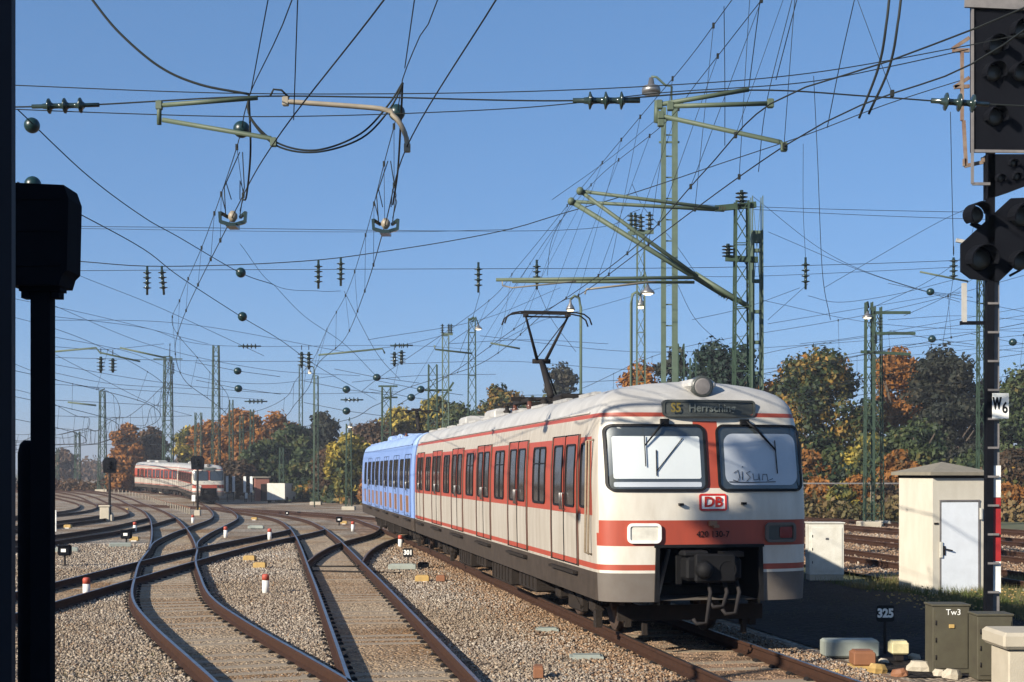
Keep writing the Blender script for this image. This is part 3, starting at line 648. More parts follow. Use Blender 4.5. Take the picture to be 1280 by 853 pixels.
        for s in (-1, 1): m.bar((s*0.95, 0.9, 0.75), (s*0.95, 0.9, 0.22), 0.09); m.bar((s*0.75, 0.7, 0.3), (s*0.75, 0.7, 0.12), 0.07)
        m.build('rail_guard', 'underframe', root)
        # cab door rails and door on both sides
        for s in (-1, 1):
            f2 = lambda a, b, o, s=s: spt(a, b, o, s)
            m = MB(); ring(m, f2, 0.86, 1.30, 1.96, 2.90, 0.05, 0.03, 0.0, 0.022, 0); patch(m, f2, 0.89, 1.27, 1.99, 2.87, 0.03, 0.006, 1); m.build('cab_window', ['rubber', 'dark_glass'], root)
            for q in (0.60, 0.78): MB().tube([f2(q, 1.30, 0.0), f2(q, 1.32, 0.06), f2(q, 2.92, 0.06), f2(q, 2.94, 0.0)], 0.018, 6).build('handrail', 'sleeper_wood', root)
        for v, z in ((-0.42, 2.02), (0.5, 2.03)): MB().box(npt(v, z, 0.03), (0.06, 0.08, 0.035)).build('grab_step', 'rubber', root)
        if number:
            m = MB(); ring(m, npt, -0.145, 0.255, 1.93, 2.17, 0.035, 0.028, 0.0, 0.022, 0); patch(m, npt, -0.13, 0.24, 1.945, 2.155, 0.03, 0.014, 1)
            em = m.build('emblem', ['emblem_red', 'sign_white'], root)
            y0 = nose(0, 2.05)-0.026; textmesh('emblem_letters', 'DB', 0.20, 'emblem_red', em, (0.055, y0, 2.05), (R(92), 0, 0), 1.05, bold=0.006)
            textmesh('number', '420 130-7', 0.125, 'rubber', root, (0.05, nose(0, 1.62)-0.013, 1.60), (R(90), 0, 0), 0.95)
            m = MB(); m.box((0.04, -0.03, 1.755), (0.11, 0.06, 0.07)); m.box((0.08, -0.045, 1.715), (0.08, 0.07, 0.04)); m.build('socket', 'brown_panel', root)
            # sprayed scrawl on the right windscreen
            m = MB(); strokes = [[(.38, 2.46), (.44, 2.50), (.46, 2.40), (.43, 2.34), (.36, 2.36)], [(.50, 2.48), (.50, 2.36)], [(.505, 2.54), (.515, 2.55)], [(.62, 2.48), (.56, 2.46), (.62, 2.40), (.56, 2.34)], [(.66, 2.45), (.67, 2.36), (.74, 2.37), (.75, 2.45), (.76, 2.35)], [(.80, 2.36), (.81, 2.44), (.87, 2.44), (.88, 2.35), (.96, 2.38)], [(.30, 2.335), (.6, 2.325), (1.0, 2.335)]]
            for st in strokes: m.tube([npt(a, b, 0.026) for a, b in st], 0.0055, 4)
            m.build('graffiti', 'graffiti', root)
    return root
CL = lat(6.27, 19.05)
nearcar = make_car((CL.x, CL.y, 0), TH, 23.4, 'red', 'red and white electric train car with cab, destination board and front emblem, nearest the camera', 'cars of the near train', bays=[1.4, 3.4, 5.4, 7.4, 9.35, 11.3, 13.3, 15.3, 17.2, 19.2, 21.1, 22.9], number=True)
C2 = lat(6.27, 42.95)
bluecar = make_car((C2.x, C2.y, 0), TH, 21.2, 'blue', 'light blue train car with brown lower panels, coupled behind the red and white car', 'cars of the near train', cab=False, bays=[0.7, 2.6, 4.5, 6.4, 8.3, 10.2, 12.1, 14.0, 15.9, 17.8, 20.4])
# gangway bellows, a part of the red car
m = MB(); 
for k in range(4): m.box((0, 23.42+k*0.12, 2.2), (1.9-0.08*(k % 2), 0.08, 2.3), bev=0.03)
m.build('gangway', 'rubber', nearcar)
# pantograph with roof gear
def pantograph(root, u, hz):
    p = empty('pantograph', (0, u, 3.80)); p.parent = root
    m = MB()
    for s in (-1, 1): m.bar((s*0.55, -0.9, 0.22), (s*0.55, 0.9, 0.22), 0.07); m.bar((-0.55, s*0.85, 0.22), (0.55, s*0.85, 0.22), 0.07)
    m.bar((-0.8, 0, 0.27), (0.8, 0, 0.27), 0.09); m.build('base_frame', 'iron_dark', p)
    for sx_ in (-1, 1):
        for sy_ in (-1, 1): MB().lathe((sx_*0.55, sy_*0.85, -0.1), [(0.05, 0), (0.09, .04), (0.05, .07), (0.09, .11), (0.05, .14), (0.09, .18), (0.05, .21), (0.05, .28)], n=12).build('insulator', 'insulator_brown', p)
    H = hz-3.80; kz = 1.15
    m = MB(); m.tube([(-0.02, -0.55, 0.3), (0.0, 0.6, kz)], [0.085, 0.06], 8); m.tube([(0.14, -0.45, 0.3), (0.06, 0.55, kz-0.05)], 0.02, 6); m.lathe((-0.20, 0.6, kz), [(0.055, 0), (0.055, 0.4)], (1, 0, 0), 10); m.build('lower_arm', 'iron_dark', p)
    m = MB()
    for s in (-1, 1): m.tube([(s*0.09, 0.6, kz), (s*0.47, 0.0, H-0.10)], [0.04, 0.025], 7)
    m.tube([(-0.12, 0.55, kz+0.05), (0.44, 0.05, H-0.16)], 0.012, 5); m.bar((-0.47, 0, H-0.10), (0.47, 0, H-0.10), 0.035); m.build('upper_arm', 'iron_dark', p)
    m = MB()
    for o in (-0.18, 0.18):
        m.tube([(-0.97, o, H-0.28), (-0.92, o, H-0.14), (-0.80, o, H-0.05), (-0.62, o, H-0.015), (0.62, o, H-0.015), (0.80, o, H-0.05), (0.92, o, H-0.14), (0.97, o, H-0.28)], 0.018, 6); m.bar((-0.55, o, H-0.01), (0.55, o, H-0.01), 0.05, 0.035)
    for s in (-1, 1): m.bar((s*0.47, -0.2, H-0.06), (s*0.47, 0.2, H-0.06), 0.05, 0.08)
    m.build('collector_head', 'iron_dark', p)
pantograph(nearcar, 11.3, 6.0-0.02)
m = MB()
for k, (v, u, h) in enumerate([(-.3, 14.6, .35), (.3, 14.6, .35), (0, 15.2, .45), (-.4, 9.6, .3), (.35, 9.5, .35), (0.1, 9.0, .3)]):
    m.lathe((v, u, 3.68), [(0.05, 0), (0.1, .06), (0.05, .1), (0.1, .16), (0.05, .2), (0.1, .26), (0.05, .3), (0.05, h+.05)], n=12)
m.tube([(-.3, 14.6, 4.05), (-.2, 13.4, 4.1), (-.4, 12.9, 4.05)], 0.02); m.tube([(0.1, 9.0, 4.0), (0, 10.4, 4.08), (0, 11, 4.0)], 0.02); m.tube([(-.4, 9.6, 4), (-.4, 14.6, 4.12), (0, 15.2, 4.15)], 0.018)
m.box((0, 8.2, 3.86), (0.9, 0.7, 0.3), bev=0.04); m.build('roof_equipment', 'iron_dark', nearcar)
pantograph(bluecar, 12.5, 4.9)
# distant train of the same kind
c1 = Vector((-30.1, 140)); c1b = Vector((-37.0, 163)); a1 = math.atan2(c1b.y-c1.y, c1b.x-c1.x)-math.pi/2
bb = [1.4+1.95*k for k in range(12)]
far1 = make_car((c1.x, c1.y, g(c1.y)), a1, 23.4, 'red', 'red and white train car with its cab facing us, far off on the left', 'cars of the distant train', bays=bb, detail=False)
c2b = Vector((-47.4, 182)); a2 = math.atan2(c2b.y-c1b.y, c2b.x-c1b.x)-math.pi/2
far2 = make_car((c1b.x-0.1, c1b.y+0.8, g(163)), a2, 20.8, 'red', 'red and white train car behind the distant cab car', 'cars of the distant train', cab=False, bays=[0.8+1.9*k for k in range(11)])

strip('train_shade_strip', [tuple(lat(11.2, t).xy) for t in (17, 25, 40, 60, 80)], 2.9, -0.176, 'shade_ground')  # near-black strip painting the near train's shadow into the ground colour

far1.rotation_euler.x = math.atan2(g(163)-g(140), 24); far2.rotation_euler.x = math.atan2(g(181)-g(163), 21); far2.location.z = g(163.8)
# ------------------------------------------------------------------ foreground: column, signal box back, signals
o = empty('steel_column', (-2.3, 5, -0.2), 0, 'dark steel column filling the left edge of the picture', 'column')
m = MB(); m.box((0.235, 0, 4.0), (0.60, 0.04, 8.0)); m.box((0.16, 0.30, 4.0), (0.44, 0.04, 8.0)); m.box((0.16, 0.15, 4.0), (0.05, 0.28, 8.0)); m.build('profile', 'pillar_dark', o)
m = MB(); m.box((0.20, 0.17, 0.03), (0.7, 0.5, 0.06)); m.build('foot_plate', 'pillar_dark', o)
o = empty('trackside_signal', (-2.99, 9, -0.2), 0, 'black signal box seen from behind on a black post, beside the left column', 'signal')
m = MB(); m.box((0, 0, 1.93), (0.125, 0.10, 3.86)); m.build('post', 'signal_black', o)
m = MB(); pts = rrect(-0.30, 0.225, 3.84, 4.49, 0.035, 4); pts2 = [(a, b) for a, b in pts if a < 0.1]+[]
m.prism([(-0.18, 3.855), (0.14, 3.855), (0.16, 3.92), (0.19, 3.95), (0.20, 4.40), (0.17, 4.485), (-0.16, 4.50), (-0.18, 4.47)], -0.12, 0.16, lambda a, b, h: Vector((a, h, b)))
m.box((0.0, 0, 3.84), (0.26, 0.14, 0.03)); m.box((-0.09, -0.02, 3.80), (0.05, 0.10, 0.04)); m.box((0.10, -0.02, 3.80), (0.05, 0.10, 0.04))
for z in (3.98, 4.2, 4.4): m.box((0.0, -0.123, z), (0.30, 0.006, 0.012))
m.build('signal_housing', 'signal_black', o)
o = empty('short_black_pipe', (-3.16, 9.2, -0.2), 0, 'short black pipe with rounded top between the left column and signal post', 'pipe')
m = MB(); m.lathe((0, 0, 0), [(0.058, 0), (0.058, 2.80), (0.045, 2.86), (0.02, 2.885)], n=16); m.build('pipe', 'signal_black', o); MB().lathe((0, 0, 0), [(0.09, 0), (0.09, 0.06)], n=16).build('foot', 'signal_black', o)

SY = 20.0; s20 = F/SY
def sp(px, py, dy=0): return Vector(((px-640)/s20, dy, EYE-(py-HOR)/s20))
BX = (1241-640)/s20
o = empty('main_signal', (0, SY, -0.2), 0, 'tall black light signal on a mast carrying the W6 plate, at the right edge', 'signal')
def sq(px, py, dy=0): v = sp(px, py, dy); return Vector((v.x, dy, v.z+0.2))
m = MB(); m.bar(sq(1235, 790), sq(1238, 190), 0.10, 0.12); m.build('mast', 'signal_black', o)
m = MB(); m.bar(sq(1245, 775, 0.05), sq(1245, 350, 0.05), 0.105, 0.08)
for py in range(380, 760, 36): m.box(sq(1240, py, -0.04), (0.16, 0.05, 0.03))
m.build('mast_rail', 'mast_grey', o)
def polyplate(pp, dy0, dy1, name, mt, par):
    m = MB(); m.prism([(sq(a, b).x, sq(a, b).z) for a, b in pp], dy0, dy1, lambda a, b, h: Vector((a, h, b))); return m.build(name, mt, par)
pl = polyplate([(1213, -60), (1290, -60), (1290, 191), (1213, 191)], -0.04, 0.02, 'backing_plate', 'signal_black', o)
def hood(px, py, r, par, rot=0, L=0.28):
    c = sq(px, py, -0.04); m = MB(); n = 12; vs = []
    for k in range(n+1):
        a = math.pi*(-0.12+1.24*k/n)+rot; ca, sa = math.cos(a), math.sin(a); q = L*(0.75+0.25*math.sin(math.pi*k/n))
        vs += [c+Vector((ca*r, 0, sa*r)), c+Vector((ca*r*0.98, -q, sa*r*0.98-0.03)), c+Vector((ca*r*0.92, 0, sa*r*0.92)), c+Vector((ca*r*0.90, -q, sa*r*0.90-0.03))]
    fs = []
    for k in range(n): a = 4*k; b = a+4; fs += [(a, b, b+1, a+1), (a+2, a+3, b+3, b+2), (a+1, b+1, b+3, a+3)]
    m.add(vs, fs, 0, False); h = m.build('lamp_hood', 'signal_black', par)
    MB().lathe(c, [(r*0.80, -0.03), (r*0.5, -0.05), (0.01, -0.055)], (0, 1, 0), 18).build('lens', 'display_black', h); return h
for px, py in ((1241, 60), (1239, 93), (1273, 93), (1241, 148), (1273, 40)): hood(px, py, 0.15, pl)
m = MB(); m.bar(sq(1214, -60, -0.05), sq(1214, 231, -0.05), 0.03, 0.05); m.bar(sq(1214, 231, -0.05), sq(1236, 231, -0.05), 0.03, 0.04); m.bar(sq(1214, 190, -0.05), sq(1290, 191, -0.05), 0.03, 0.04); m.bar(sq(1204, 2, -0.08), sq(1290, 6, -0.08), 0.05, 0.22)
m.build('plate_frame', 'mast_grey', o)
m = MB(); 
for a, b in (((1192, 60), (1213, 46)), ((1192, 62), (1213, 62)), ((1204, 62), (1204, 150)), ((1194, 108), (1213, 96)), ((1194, 108), (1213, 107)), ((1206, 150), (1209, 207)), ((1207, 207), (1230, 202)), ((1207, 207), (1207, 198)), ((1230, 202), (1230, 196))): m.bar(sq(*a, 0.05), sq(*b, 0.05), 0.04, 0.05)
m.build('ladder_bracket', 'bracket_rust', o)
pl = polyplate([(1232, 194), (1283, 194), (1283, 232), (1262, 240), (1232, 250)], -0.06, 0.1, 'small_indicator', 'signal_black', o)
for px, py in ((1264, 205), (1248, 224), (1268, 222)): hood(px, py, 0.07, pl, L=0.14)
pl = polyplate([(1262, 249), (1284, 248), (1284, 318), (1247, 353), (1212, 349), (1200, 340), (1200, 306), (1213, 294)], -0.06, 0.0, 'distant_signal_plate', 'signal_black', o)
hood(1216, 270, 0.16, pl, 0.5, 0.42); hood(1222, 325, 0.20, pl, 0, 0.4); hood(1273, 272, 0.18, pl, 0, 0.4); hood(1272, 328, 0.16, pl, 0, 0.3)
m = MB(); m.bar(sq(1214, 279, -0.0), sq(1236, 290, 0), 0.06); m.tube([sq(1262, 345), sq(1275, 338), sq(1281, 322)], 0.02); m.build('cable', 'signal_black', o)
m = MB(); m.bar(sq(1208, 353, 0.1), sq(1208, 402, 0.1), 0.06, 0.06); m.bar(sq(1198, 299, 0.1), sq(1212, 302, 0.1), 0.05); m.build('pale_tube', 'tube_dull', o)
m = MB(); m.bar(sq(1203, 403, 0.1), sq(1234, 403, 0.1), 0.05, 0.05); m.build('tube_bracket', 'signal_black', o)
m = MB(); c = sq(1248.5, 508, -0.07); m.box(c, (0.235, 0.012, 0.36), bev=0.004)
w = m.build('sign_plate', 'sign_white', o); textmesh('sign_letter', 'W', 0.22, 'sign_black', w, c+Vector((-0.052, -0.011, 0.03)), (R(90), 0, 0), 0.50, bold=0.012); textmesh('sign_number', '6', 0.22, 'sign_black', w, c+Vector((0.058, -0.011, -0.03)), (R(90), 0, 0), 0.75, bold=0.004)
m = MB(); m.box(sq(1245.5, 602, -0.01), (0.115, 0.012, 0.45)); m.box(sq(1245.5, 722, -0.01), (0.115, 0.012, 0.45)); m.box(sq(1245.5, 662, -0.01), (0.115, 0.012, 0.90), mi=1); m.build('mast_marker', ['marker_white', 'sign_red'], o)
m = MB(); m.box((BX, 0.02, 0.1), (0.5, 0.5, 0.4), bev=0.03); m.build('foundation', 'concrete', o)

# concrete parapet post at bottom right, grey cabinets
def cabinet(px0, px1, py0, Y, depth, mt, label, lid=0.03, txt=None, rz=0.0, base=-0.19):
    s = F/Y; x0 = (px0-640)/s; x1 = (px1-640)/s; zt = EYE-(py0-HOR)/s; h = zt-base; w = x1-x0
    o = empty('trackside_cabinet', ((x0+x1)/2, Y, base), rz, label, 'cabinet')
    m = MB(); m.box((0, depth/2, h/2), (w, depth, h-0.02), bev=0.012); m.build('housing', mt, o)
    m = MB(); m.box((0, depth/2, h+0.0), (w+lid, depth+lid, 0.03), bev=0.008); m.build('lid', mt, o)
    m = MB(); m.box((0, -0.008, h*0.5), (w*0.88, 0.012, h*0.82)); d = m.build('door', mt, o)
    m = MB(); m.box((0.0, -0.022, h*0.70), (0.07, 0.02, 0.05), bev=0.005); m.build('handle', 'yellow_paint' if txt else 'steel', d)
    m = MB()
    for q in (0.25, 0.5, 0.75): m.lathe((-w*0.42, -0.016, h*q-0.03), [(0.010, 0), (0.010, 0.06)], n=8)
    m.build('hinge', 'iron_dark', d)
    if txt: textmesh('lettering', txt, 0.11, 'sign_white', o, (w*0.05, -0.018, h*0.90), (R(90), 0, 0), 1.0)
    return o
cabinet(1166, 1212, 757, 18.6, 0.35, 'box_grey', 'grey green cabinet marked Tw3 right of the 325 plate', txt='Tw3')
cabinet(1222, 1266, 769, 18.0, 0.35, 'box_grey', 'dark grey cabinet between the Tw3 cabinet and the concrete post')
o = empty('concrete_post', (6.25, 17.2, -0.3), 0, 'beige concrete post with overhanging cap in the bottom right corner', 'post')
m = MB(); m.box((0, 0, 0.33), (0.62, 0.62, 0.66), bev=0.03); m.build('shaft', 'concrete', o); m = MB(); m.box((0, 0, 0.76), (0.80, 0.80, 0.20), bev=0.04); m.build('cap', 'concrete', o)
o = cabinet(1012, 1055, 654, 34.5, 0.5, 'cabinet_white', 'white switch cabinet standing between the near train and the cream shed', lid=0.06, base=-0.05)
m = MB(); m.box((0, 0.25, -0.08), (0.82, 0.48, 0.24)); m.build('plinth', 'concrete', o)

# cream shed
o = empty('relay_shed', ((1166-640)/F*30.8, 30.8, -0.22), R(14), 'small cream rendered shed with white door and flat stone pyramid roof', 'shed')
wd, dp, h = 1.32, 1.45, 2.62
m = MB(); q = 0.0
m.box((wd/2, dp/2, h/2), (wd, dp, h)); m.build('wall', 'render_cream', o)
m = MB(); e = 0.13; z0 = h+0.003; c = [(-e, -e), (wd+e, -e), (wd+e, dp+e), (-e, dp+e)]
vs = [(x, y, z0) for x, y in c]+[(x, y, z0+0.07) for x, y in c]+[(wd/2, dp/2, z0+0.30)]
m.add(vs, [(3, 2, 1, 0), (0, 1, 5, 4), (1, 2, 6, 5), (2, 3, 7, 6), (3, 0, 4, 7), (4, 5, 8), (5, 6, 8), (6, 7, 8), (7, 4, 8)]); m.build('roof', 'roof_stone', o)
m = MB(); m.box((wd/2, dp/2, h-0.03), (wd+0.03, dp+0.03, 0.055)); m.build('eave_band', 'underframe', o)
d0, d1 = 0.20, 1.10
m = MB(); m.box(((d0+d1)/2, -0.012, 1.04), (d1-d0, 0.02, 1.98), bev=0.004); d = m.build('door', 'door_white', o)
m = MB(); 
for x in (d0-0.02, d1+0.02): m.box((x, -0.006, 1.05), (0.035, 0.035, 2.06))
m.box(((d0+d1)/2, -0.006, 2.07), (d1-d0+0.075, 0.05, 0.035)); m.build('door_frame', 'mast_grey', o)
m = MB(); m.box((d0+0.06, -0.03, 0.98), (0.05, 0.02, 0.20)); m.bar((d0+0.06, -0.06, 1.02), (d0+0.24, -0.07, 0.98), 0.025); m.bar((d0+0.06, -0.02, 1.02), (d0+0.06, -0.06, 1.02), 0.025); m.build('handle', 'iron_dark', d)
m = MB(); m.box((d0-0.02, -0.04, 1.0), (0.06, 0.03, 0.34)); m.box((d1+0.06, -0.03, 1.78), (0.05, 0.04, 0.25)); m.build('hinge', 'cabinet_white', o)
m = MB(); m.box((0.08, -0.006, 1.57), (0.10, 0.02, 0.04)); m.build('air_brick', 'iron_dark', o)
m = MB(); m.box((wd/2, dp/2, -0.02), (wd+0.1, dp+0.1, 0.12)); m.build('foundation', 'concrete', o)

# number plates on short posts
def plate(px, py, Y, w, h, txt, label, body='sign_black', tc='sign_white', size=None):
    c = P(px, py, Y); z0 = g(Y)-0.2; o = empty('number_sign', (c.x, Y, z0), 0, label, 'sign')
    m = MB(); m.bar((0, 0.02, 0), (0, 0.02, c.z-z0+h/2-0.02), 0.035); m.build('post', 'iron_dark', o)
    m = MB(); b = rrect(-w/2, w/2, c.z-z0-h/2, c.z-z0+h/2, w*0.14, 3); m.prism(b, -0.012, 0, lambda a, b_, hh: Vector((a, hh, b_))); p = m.build('plate', body, o)
    if txt: textmesh('digits', txt, size or h*0.72, tc, p, (0, -0.016, c.z-z0), (R(90), 0, 0), 0.92, bold=0.008)
    return o
plate(1106.5, 767, 20.6, 0.26, 0.24, '325', 'black plate reading 325 in the shadow beside the near train')
plate(510, 691, 38.5, 0.27, 0.24, '301', 'small black plate reading 301 between the middle track and the train')

# low boxes and point gear
def gear(px, py, parts, label, rz=0.0, name='point_machine', cat='point machine', group=None):
    c = gnd(px, py, -0.17); o = empty(name, c, rz, label, cat, group)
    for nm, off, size, mt in parts:
        m = MB(); m.box((off[0], off[1], off[2]+size[2]/2), size, bev=min(size)*0.12)
        if nm in ('cover', 'motor_cover'): m.box((off[0], off[1], off[2]+size[2]+0.008), (size[0]*0.8, size[1]*0.7, 0.016))
        m.build(nm, mt, o)
    return o
gear(1066, 823, [('housing', (0, 0.2, 0), (0.78, 0.34, 0.25), 'box_pale'), ('foot', (-0.3, 0.2, -0.05), (0.12, 0.4, 0.06), 'iron_dark')], 'pale grey green metal box on the ballast below the 325 plate', name='cable_box', cat='box')
gear(1078, 833, [('cover', (0, 0, 0.02), (0.30, 0.3, 0.19), 'box_rust'), ('foot', (0, 0, -0.04), (0.34, 0.34, 0.06), 'yellow_paint')], 'rusty brown topped box in front of the pale grey box', name='cable_box', cat='box')
gear(1123, 826, [('cover', (0, 0, 0.10), (0.24, 0.24, 0.17), 'cream_paint'), ('foot', (0, 0, 0), (0.12, 0.14, 0.1), 'iron_dark')], 'cream box on a dark foot between rubble near the Tw3 cabinet', name='cable_box', cat='box')
rb = [(1096, 838, .30, 'yellow_paint', 'tan slab left of the cream box'), (1105, 826, .16, 'concrete', 'beige stone block left of the cream box'), (1144, 822, .22, 'concrete', 'pale stone wedge right of the cream box'), (1148, 836, .34, 'concrete', 'long beige stone lying in front of the cream box'), (1125, 842, .24, 'box_rust', 'rusty brown lump in front of the cream box'), (1175, 842, .22, 'concrete', 'pale stone below the Tw3 cabinet'), (1190, 845, .30, 'concrete', 'flat pale stone right below the Tw3 cabinet'), (1045, 838, .12, 'yellow_paint', 'small tan slab left of the rusty box')]
for k, (px, py, sz, mt, lb) in enumerate(rb):
    c = gnd(px, py, -0.15); rr = random.Random(k); m = MB(); M = Matrix.Rotation(rr.uniform(-.5, .5), 3, 'Z') @ Matrix.Rotation(rr.uniform(-.25, .25), 3, 'Y')
    n = 9; vs = []
    for z in (0, 0.5, 1):
        for j in range(n): a = 6.283*j/n; q = rr.uniform(.75, 1.1)*(1 if z < 1 else .7); vs.append(c+M @ Vector((math.cos(a)*sz/2*q, math.sin(a)*sz*0.3*q, -0.04+z*sz*0.42)))
    m.add(vs, [tuple(range(n-1, -1, -1)), tuple(range(2*n, 3*n))]+[(r*n+j, r*n+(j+1) % n, r*n+n+(j+1) % n, r*n+n+j) for r in range(2) for j in range(n)])
    tag(m.build('stone_block', mt, None, c), lb, 'stone', 'rubble beside the Tw3 cabinet')
m = MB(); c = gnd(1188, 836, -0.12); m.lathe(c, [(0.05, 0), (0.07, 0.03), (0.06, 0.07), (0.03, 0.09)], n=10); tag(m.build('red_cap', 'lens_red', None, c), 'small red cap lying in the rubble below the Tw3 cabinet', 'cap')
gear(684, 788, [('cover', (0, 0, -0.02), (0.38, 0.3, 0.05), 'box_pale')], 'flat grey slab in the ballast nearest the front of the train, left of the one behind it', name='cable_slab', cat='slab')
gear(733, 822, [('cover', (0, 0, -0.02), (0.48, 0.34, 0.05), 'box_pale')], 'flat grey slab in the ballast just left of the train track at bottom', name='cable_slab', cat='slab')
pm = [(77, 655.5, 0, 'left'), ]
G3 = 'yellow and grey point gear boxes in the ballast'
for px, py, rz, lb, kind in [(150, 684, 0.3, 'grey green point machine with yellow ends left of the curved track crossing', 1), (168, 676, 0.1, 'yellow point rod box in front of the small white post left of the crossing', 0), (83, 690, 0.2, 'grey green box behind the dwarf signal near the black posts', 1), (318, 650, 0, 'yellow box near the S curve right rail', 0), (320, 661, 0, 'grey box just below the yellow one near the S curve', 1),
        (312, 701, 0, 'yellow topped stone box left of the middle track', 0), (325, 710, 0, 'yellow flat cap below the yellow topped box left of the middle track', 0), (528, 727, 0, 'yellow box on a white foot in front of the 301 plate', 0), (551, 727, 0, 'rusty brown stub right of the yellow box near the 301 plate', 2), (503, 712, 0, 'grey slab at the foot of the 301 plate', 1), (529, 710, 0, 'black motor box right of the 301 plate', 3), (430, 655, 0, 'yellow box beside the lantern right of the middle track', 0), (248, 637, 0, 'yellow box by the dark signal post near the distant train', 0), (158, 638, 0, 'yellow box right of the concrete block on the left', 0), (673, 847, 0, 'small rusty lump near the bottom beside the train track', 2), (85, 660, 0, 'yellow box near the left dark tracks', 0)]:
    mt = ['yellow_paint', 'box_pale', 'box_rust', 'signal_black'][kind]; w = [0.34, 0.75, 0.22, 0.30][kind]; w *= 1 if py < 740 else 0.6
    gear(px, py, [('cover', (0, 0, 0.0), (w, 0.3, 0.14), mt), ('foot', (0, 0, -0.05), (w*0.6, 0.34, 0.06), 'sign_white' if kind == 0 else 'iron_dark')], lb, rz, group=G3)
# point rods across the middle track
for (a, b, lb) in [((365, 713), (500, 716), 'thin steel point rod crossing the middle track at the diverging rails'), ((395, 708), (458, 708), 'second steel point rod just behind the first on the middle track'), ((150, 712), (185, 707), 'short point rod left of the curved track')]:
    p, q = gnd(*a, -0.15), gnd(*b, -0.15); m = MB(); m.tube([p, q], 0.022, 6); m.box(p, (0.08, 0.05, 0.06)); m.box(q, (0.08, 0.05, 0.06)); tag(m.build('point_rod', 'iron_dark', None, p), lb, 'rod')
# white posts with red tops (fouling point markers)
mk = [(108, 747, 27, 'largest white post with red top, left of the curved track near the black posts'), (332, 742, 26, 'white post with red top between the curved and the middle track'), (500.5, 685, 13, 'white post with red top beside the 301 plate'), (441, 664, 11, 'white post with red top behind the crossover right of the middle track'), (337, 675, 12, 'white post with red top just below the crossing left of the middle track'), (282, 672, 13, 'white post with red top right of the S curve'), (168.5, 665, 11, 'white post with red top left of the S curve'), (241, 654, 11, 'white post with red top just beneath the distant train signal')]
proto = None
for px, py, h, lb in mk:
    c = gnd(px, py, -0.18)
    if proto is None:
        proto = empty('fouling_marker', c, 0, lb, 'marker post', 'white posts with red tops between the tracks')
        MB().lathe((0, 0, -0.05), [(0.075, 0), (0.075, 0.34)], n=16).build('shaft', 'marker_white', proto); MB().lathe((0, 0, 0.291), [(0.078, 0), (0.078, 0.10), (0.065, 0.125), (0.03, 0.135)], n=16).build('red_top', 'marker_red', proto); q = proto
    else: q = copy_tree(proto); q.location = c; q['label'] = lb
    q.scale = (1, 1, 1) if h > 20 else (1.05, 1.05, 1.05)
# dwarf signals
def dwarf(px, py, h, w, label, lit='sign_white'):
    c = gnd(px, py, -0.19); o = empty('dwarf_signal', c, 0, label, 'dwarf signal', 'low signals between the tracks')
    m = MB(); m.lathe((0, 0, 0), [(0.06, 0), (0.035, 0.04), (0.03, h-w)], n=10); m.build('post', 'iron_dark', o)
    m = MB(); m.box((0, 0, h-w/2), (w*1.1, w*0.8, w), bev=w*0.1); m.box((0, -w*0.45, h-0.02), (w*1.1, w*0.3, 0.02)); b = m.build('lamp_box', 'signal_black', o)
    m = MB(); m.box((0.0, -w*0.42, h-w*0.5), (w*0.45, 0.012, w*0.30)); m.build('lens', lit, b)
dwarf(81, 709, 0.62, 0.30, 'low black signal box with white lens left of the large white post'); dwarf(158, 679, 0.5, 0.34, 'low black signal with white face left of the S curve')
dwarf(424, 657, 0.45, 0.28, 'small pale lantern right of the middle track, behind the crossover', 'sign_white'); dwarf(359, 647, 0.4, 0.22, 'small white lantern at the tip of the middle track diverging rails')
def tallsig(px, ytop, ybase, hw, label, head=(0.6, 0.9)):
    c = gnd(px, ybase, -0.19); s = F/c.y; H = (ybase-ytop)/s; o = empty('light_signal', c, 0, label, 'signal')
    m = MB(); m.lathe((0, 0, 0), [(0.09, 0), (0.07, H-head[1])], n=10); m.build('post', 'iron_dark', o)
    m = MB(); b = [(-head[0]/2, H-head[1]), (head[0]/2, H-head[1]), (head[0]/2*1.1, H-0.2), (head[0]/3, H), (-head[0]/3, H), (-head[0]/2*1.1, H-0.2)]; m.prism(b, -0.06, 0.12, lambda a, b_, h: Vector((a, h, b_)))
    hd = m.build('signal_head', 'signal_black', o)
    for z in (H-0.3, H-0.6): MB().lathe((0, -0.06, z), [(0.11, 0), (0.12, -0.2)], (0, 1, 0), 12).build('lamp_hood', 'signal_black', hd)
    m = MB(); m.box((0, 0.02, 0.2), (0.4, 0.4, 0.4), bev=0.03); m.build('base', 'concrete', o)
    return o
tallsig(247, 570, 645, 0.6, 'dark signal on a post directly in front of the distant train', (0.85, 0.95)); tallsig(137, 572, 652, 0.6, 'dark signal on a post left of the distant train', (0.7, 0.9))
c = gnd(132, 652, -0.19); o = empty('concrete_block', c, 0, 'pale concrete cable block beside the left signal post', 'block')
m = MB(); m.box((0, 0, 0.4), (0.55, 0.5, 0.9), bev=0.04); m.build('block', 'concrete', o); m = MB(); m.box((0, 0, 0.9), (0.65, 0.6, 0.10), bev=0.02); m.build('cap', 'concrete', o)
for k, (px, py, h, w, lb) in enumerate([(66, 680, 1.05, 0.30, 'white board at the very edge of the black post on the left'), (242, 632, 0.9, 0.35, 'white board on the signal post by the distant train'), (308, 628, 0.9, 0.28, 'white board right of the distant train cab'), (156, 608, 1.0, 0.3, 'small white board left of the distant train')]):
    c = gnd(px, py, -0.19); o = empty('white_board', c, 0, lb, 'board'); MB().bar((0, 0, 0), (0, 0, h), 0.05).build('post', 'iron_dark', o); m = MB(); m.box((0, -0.04, h-0.2), (w, 0.03, 0.8 if k < 1 else 0.6), bev=0.008); m.build('board', 'marker_white', o)
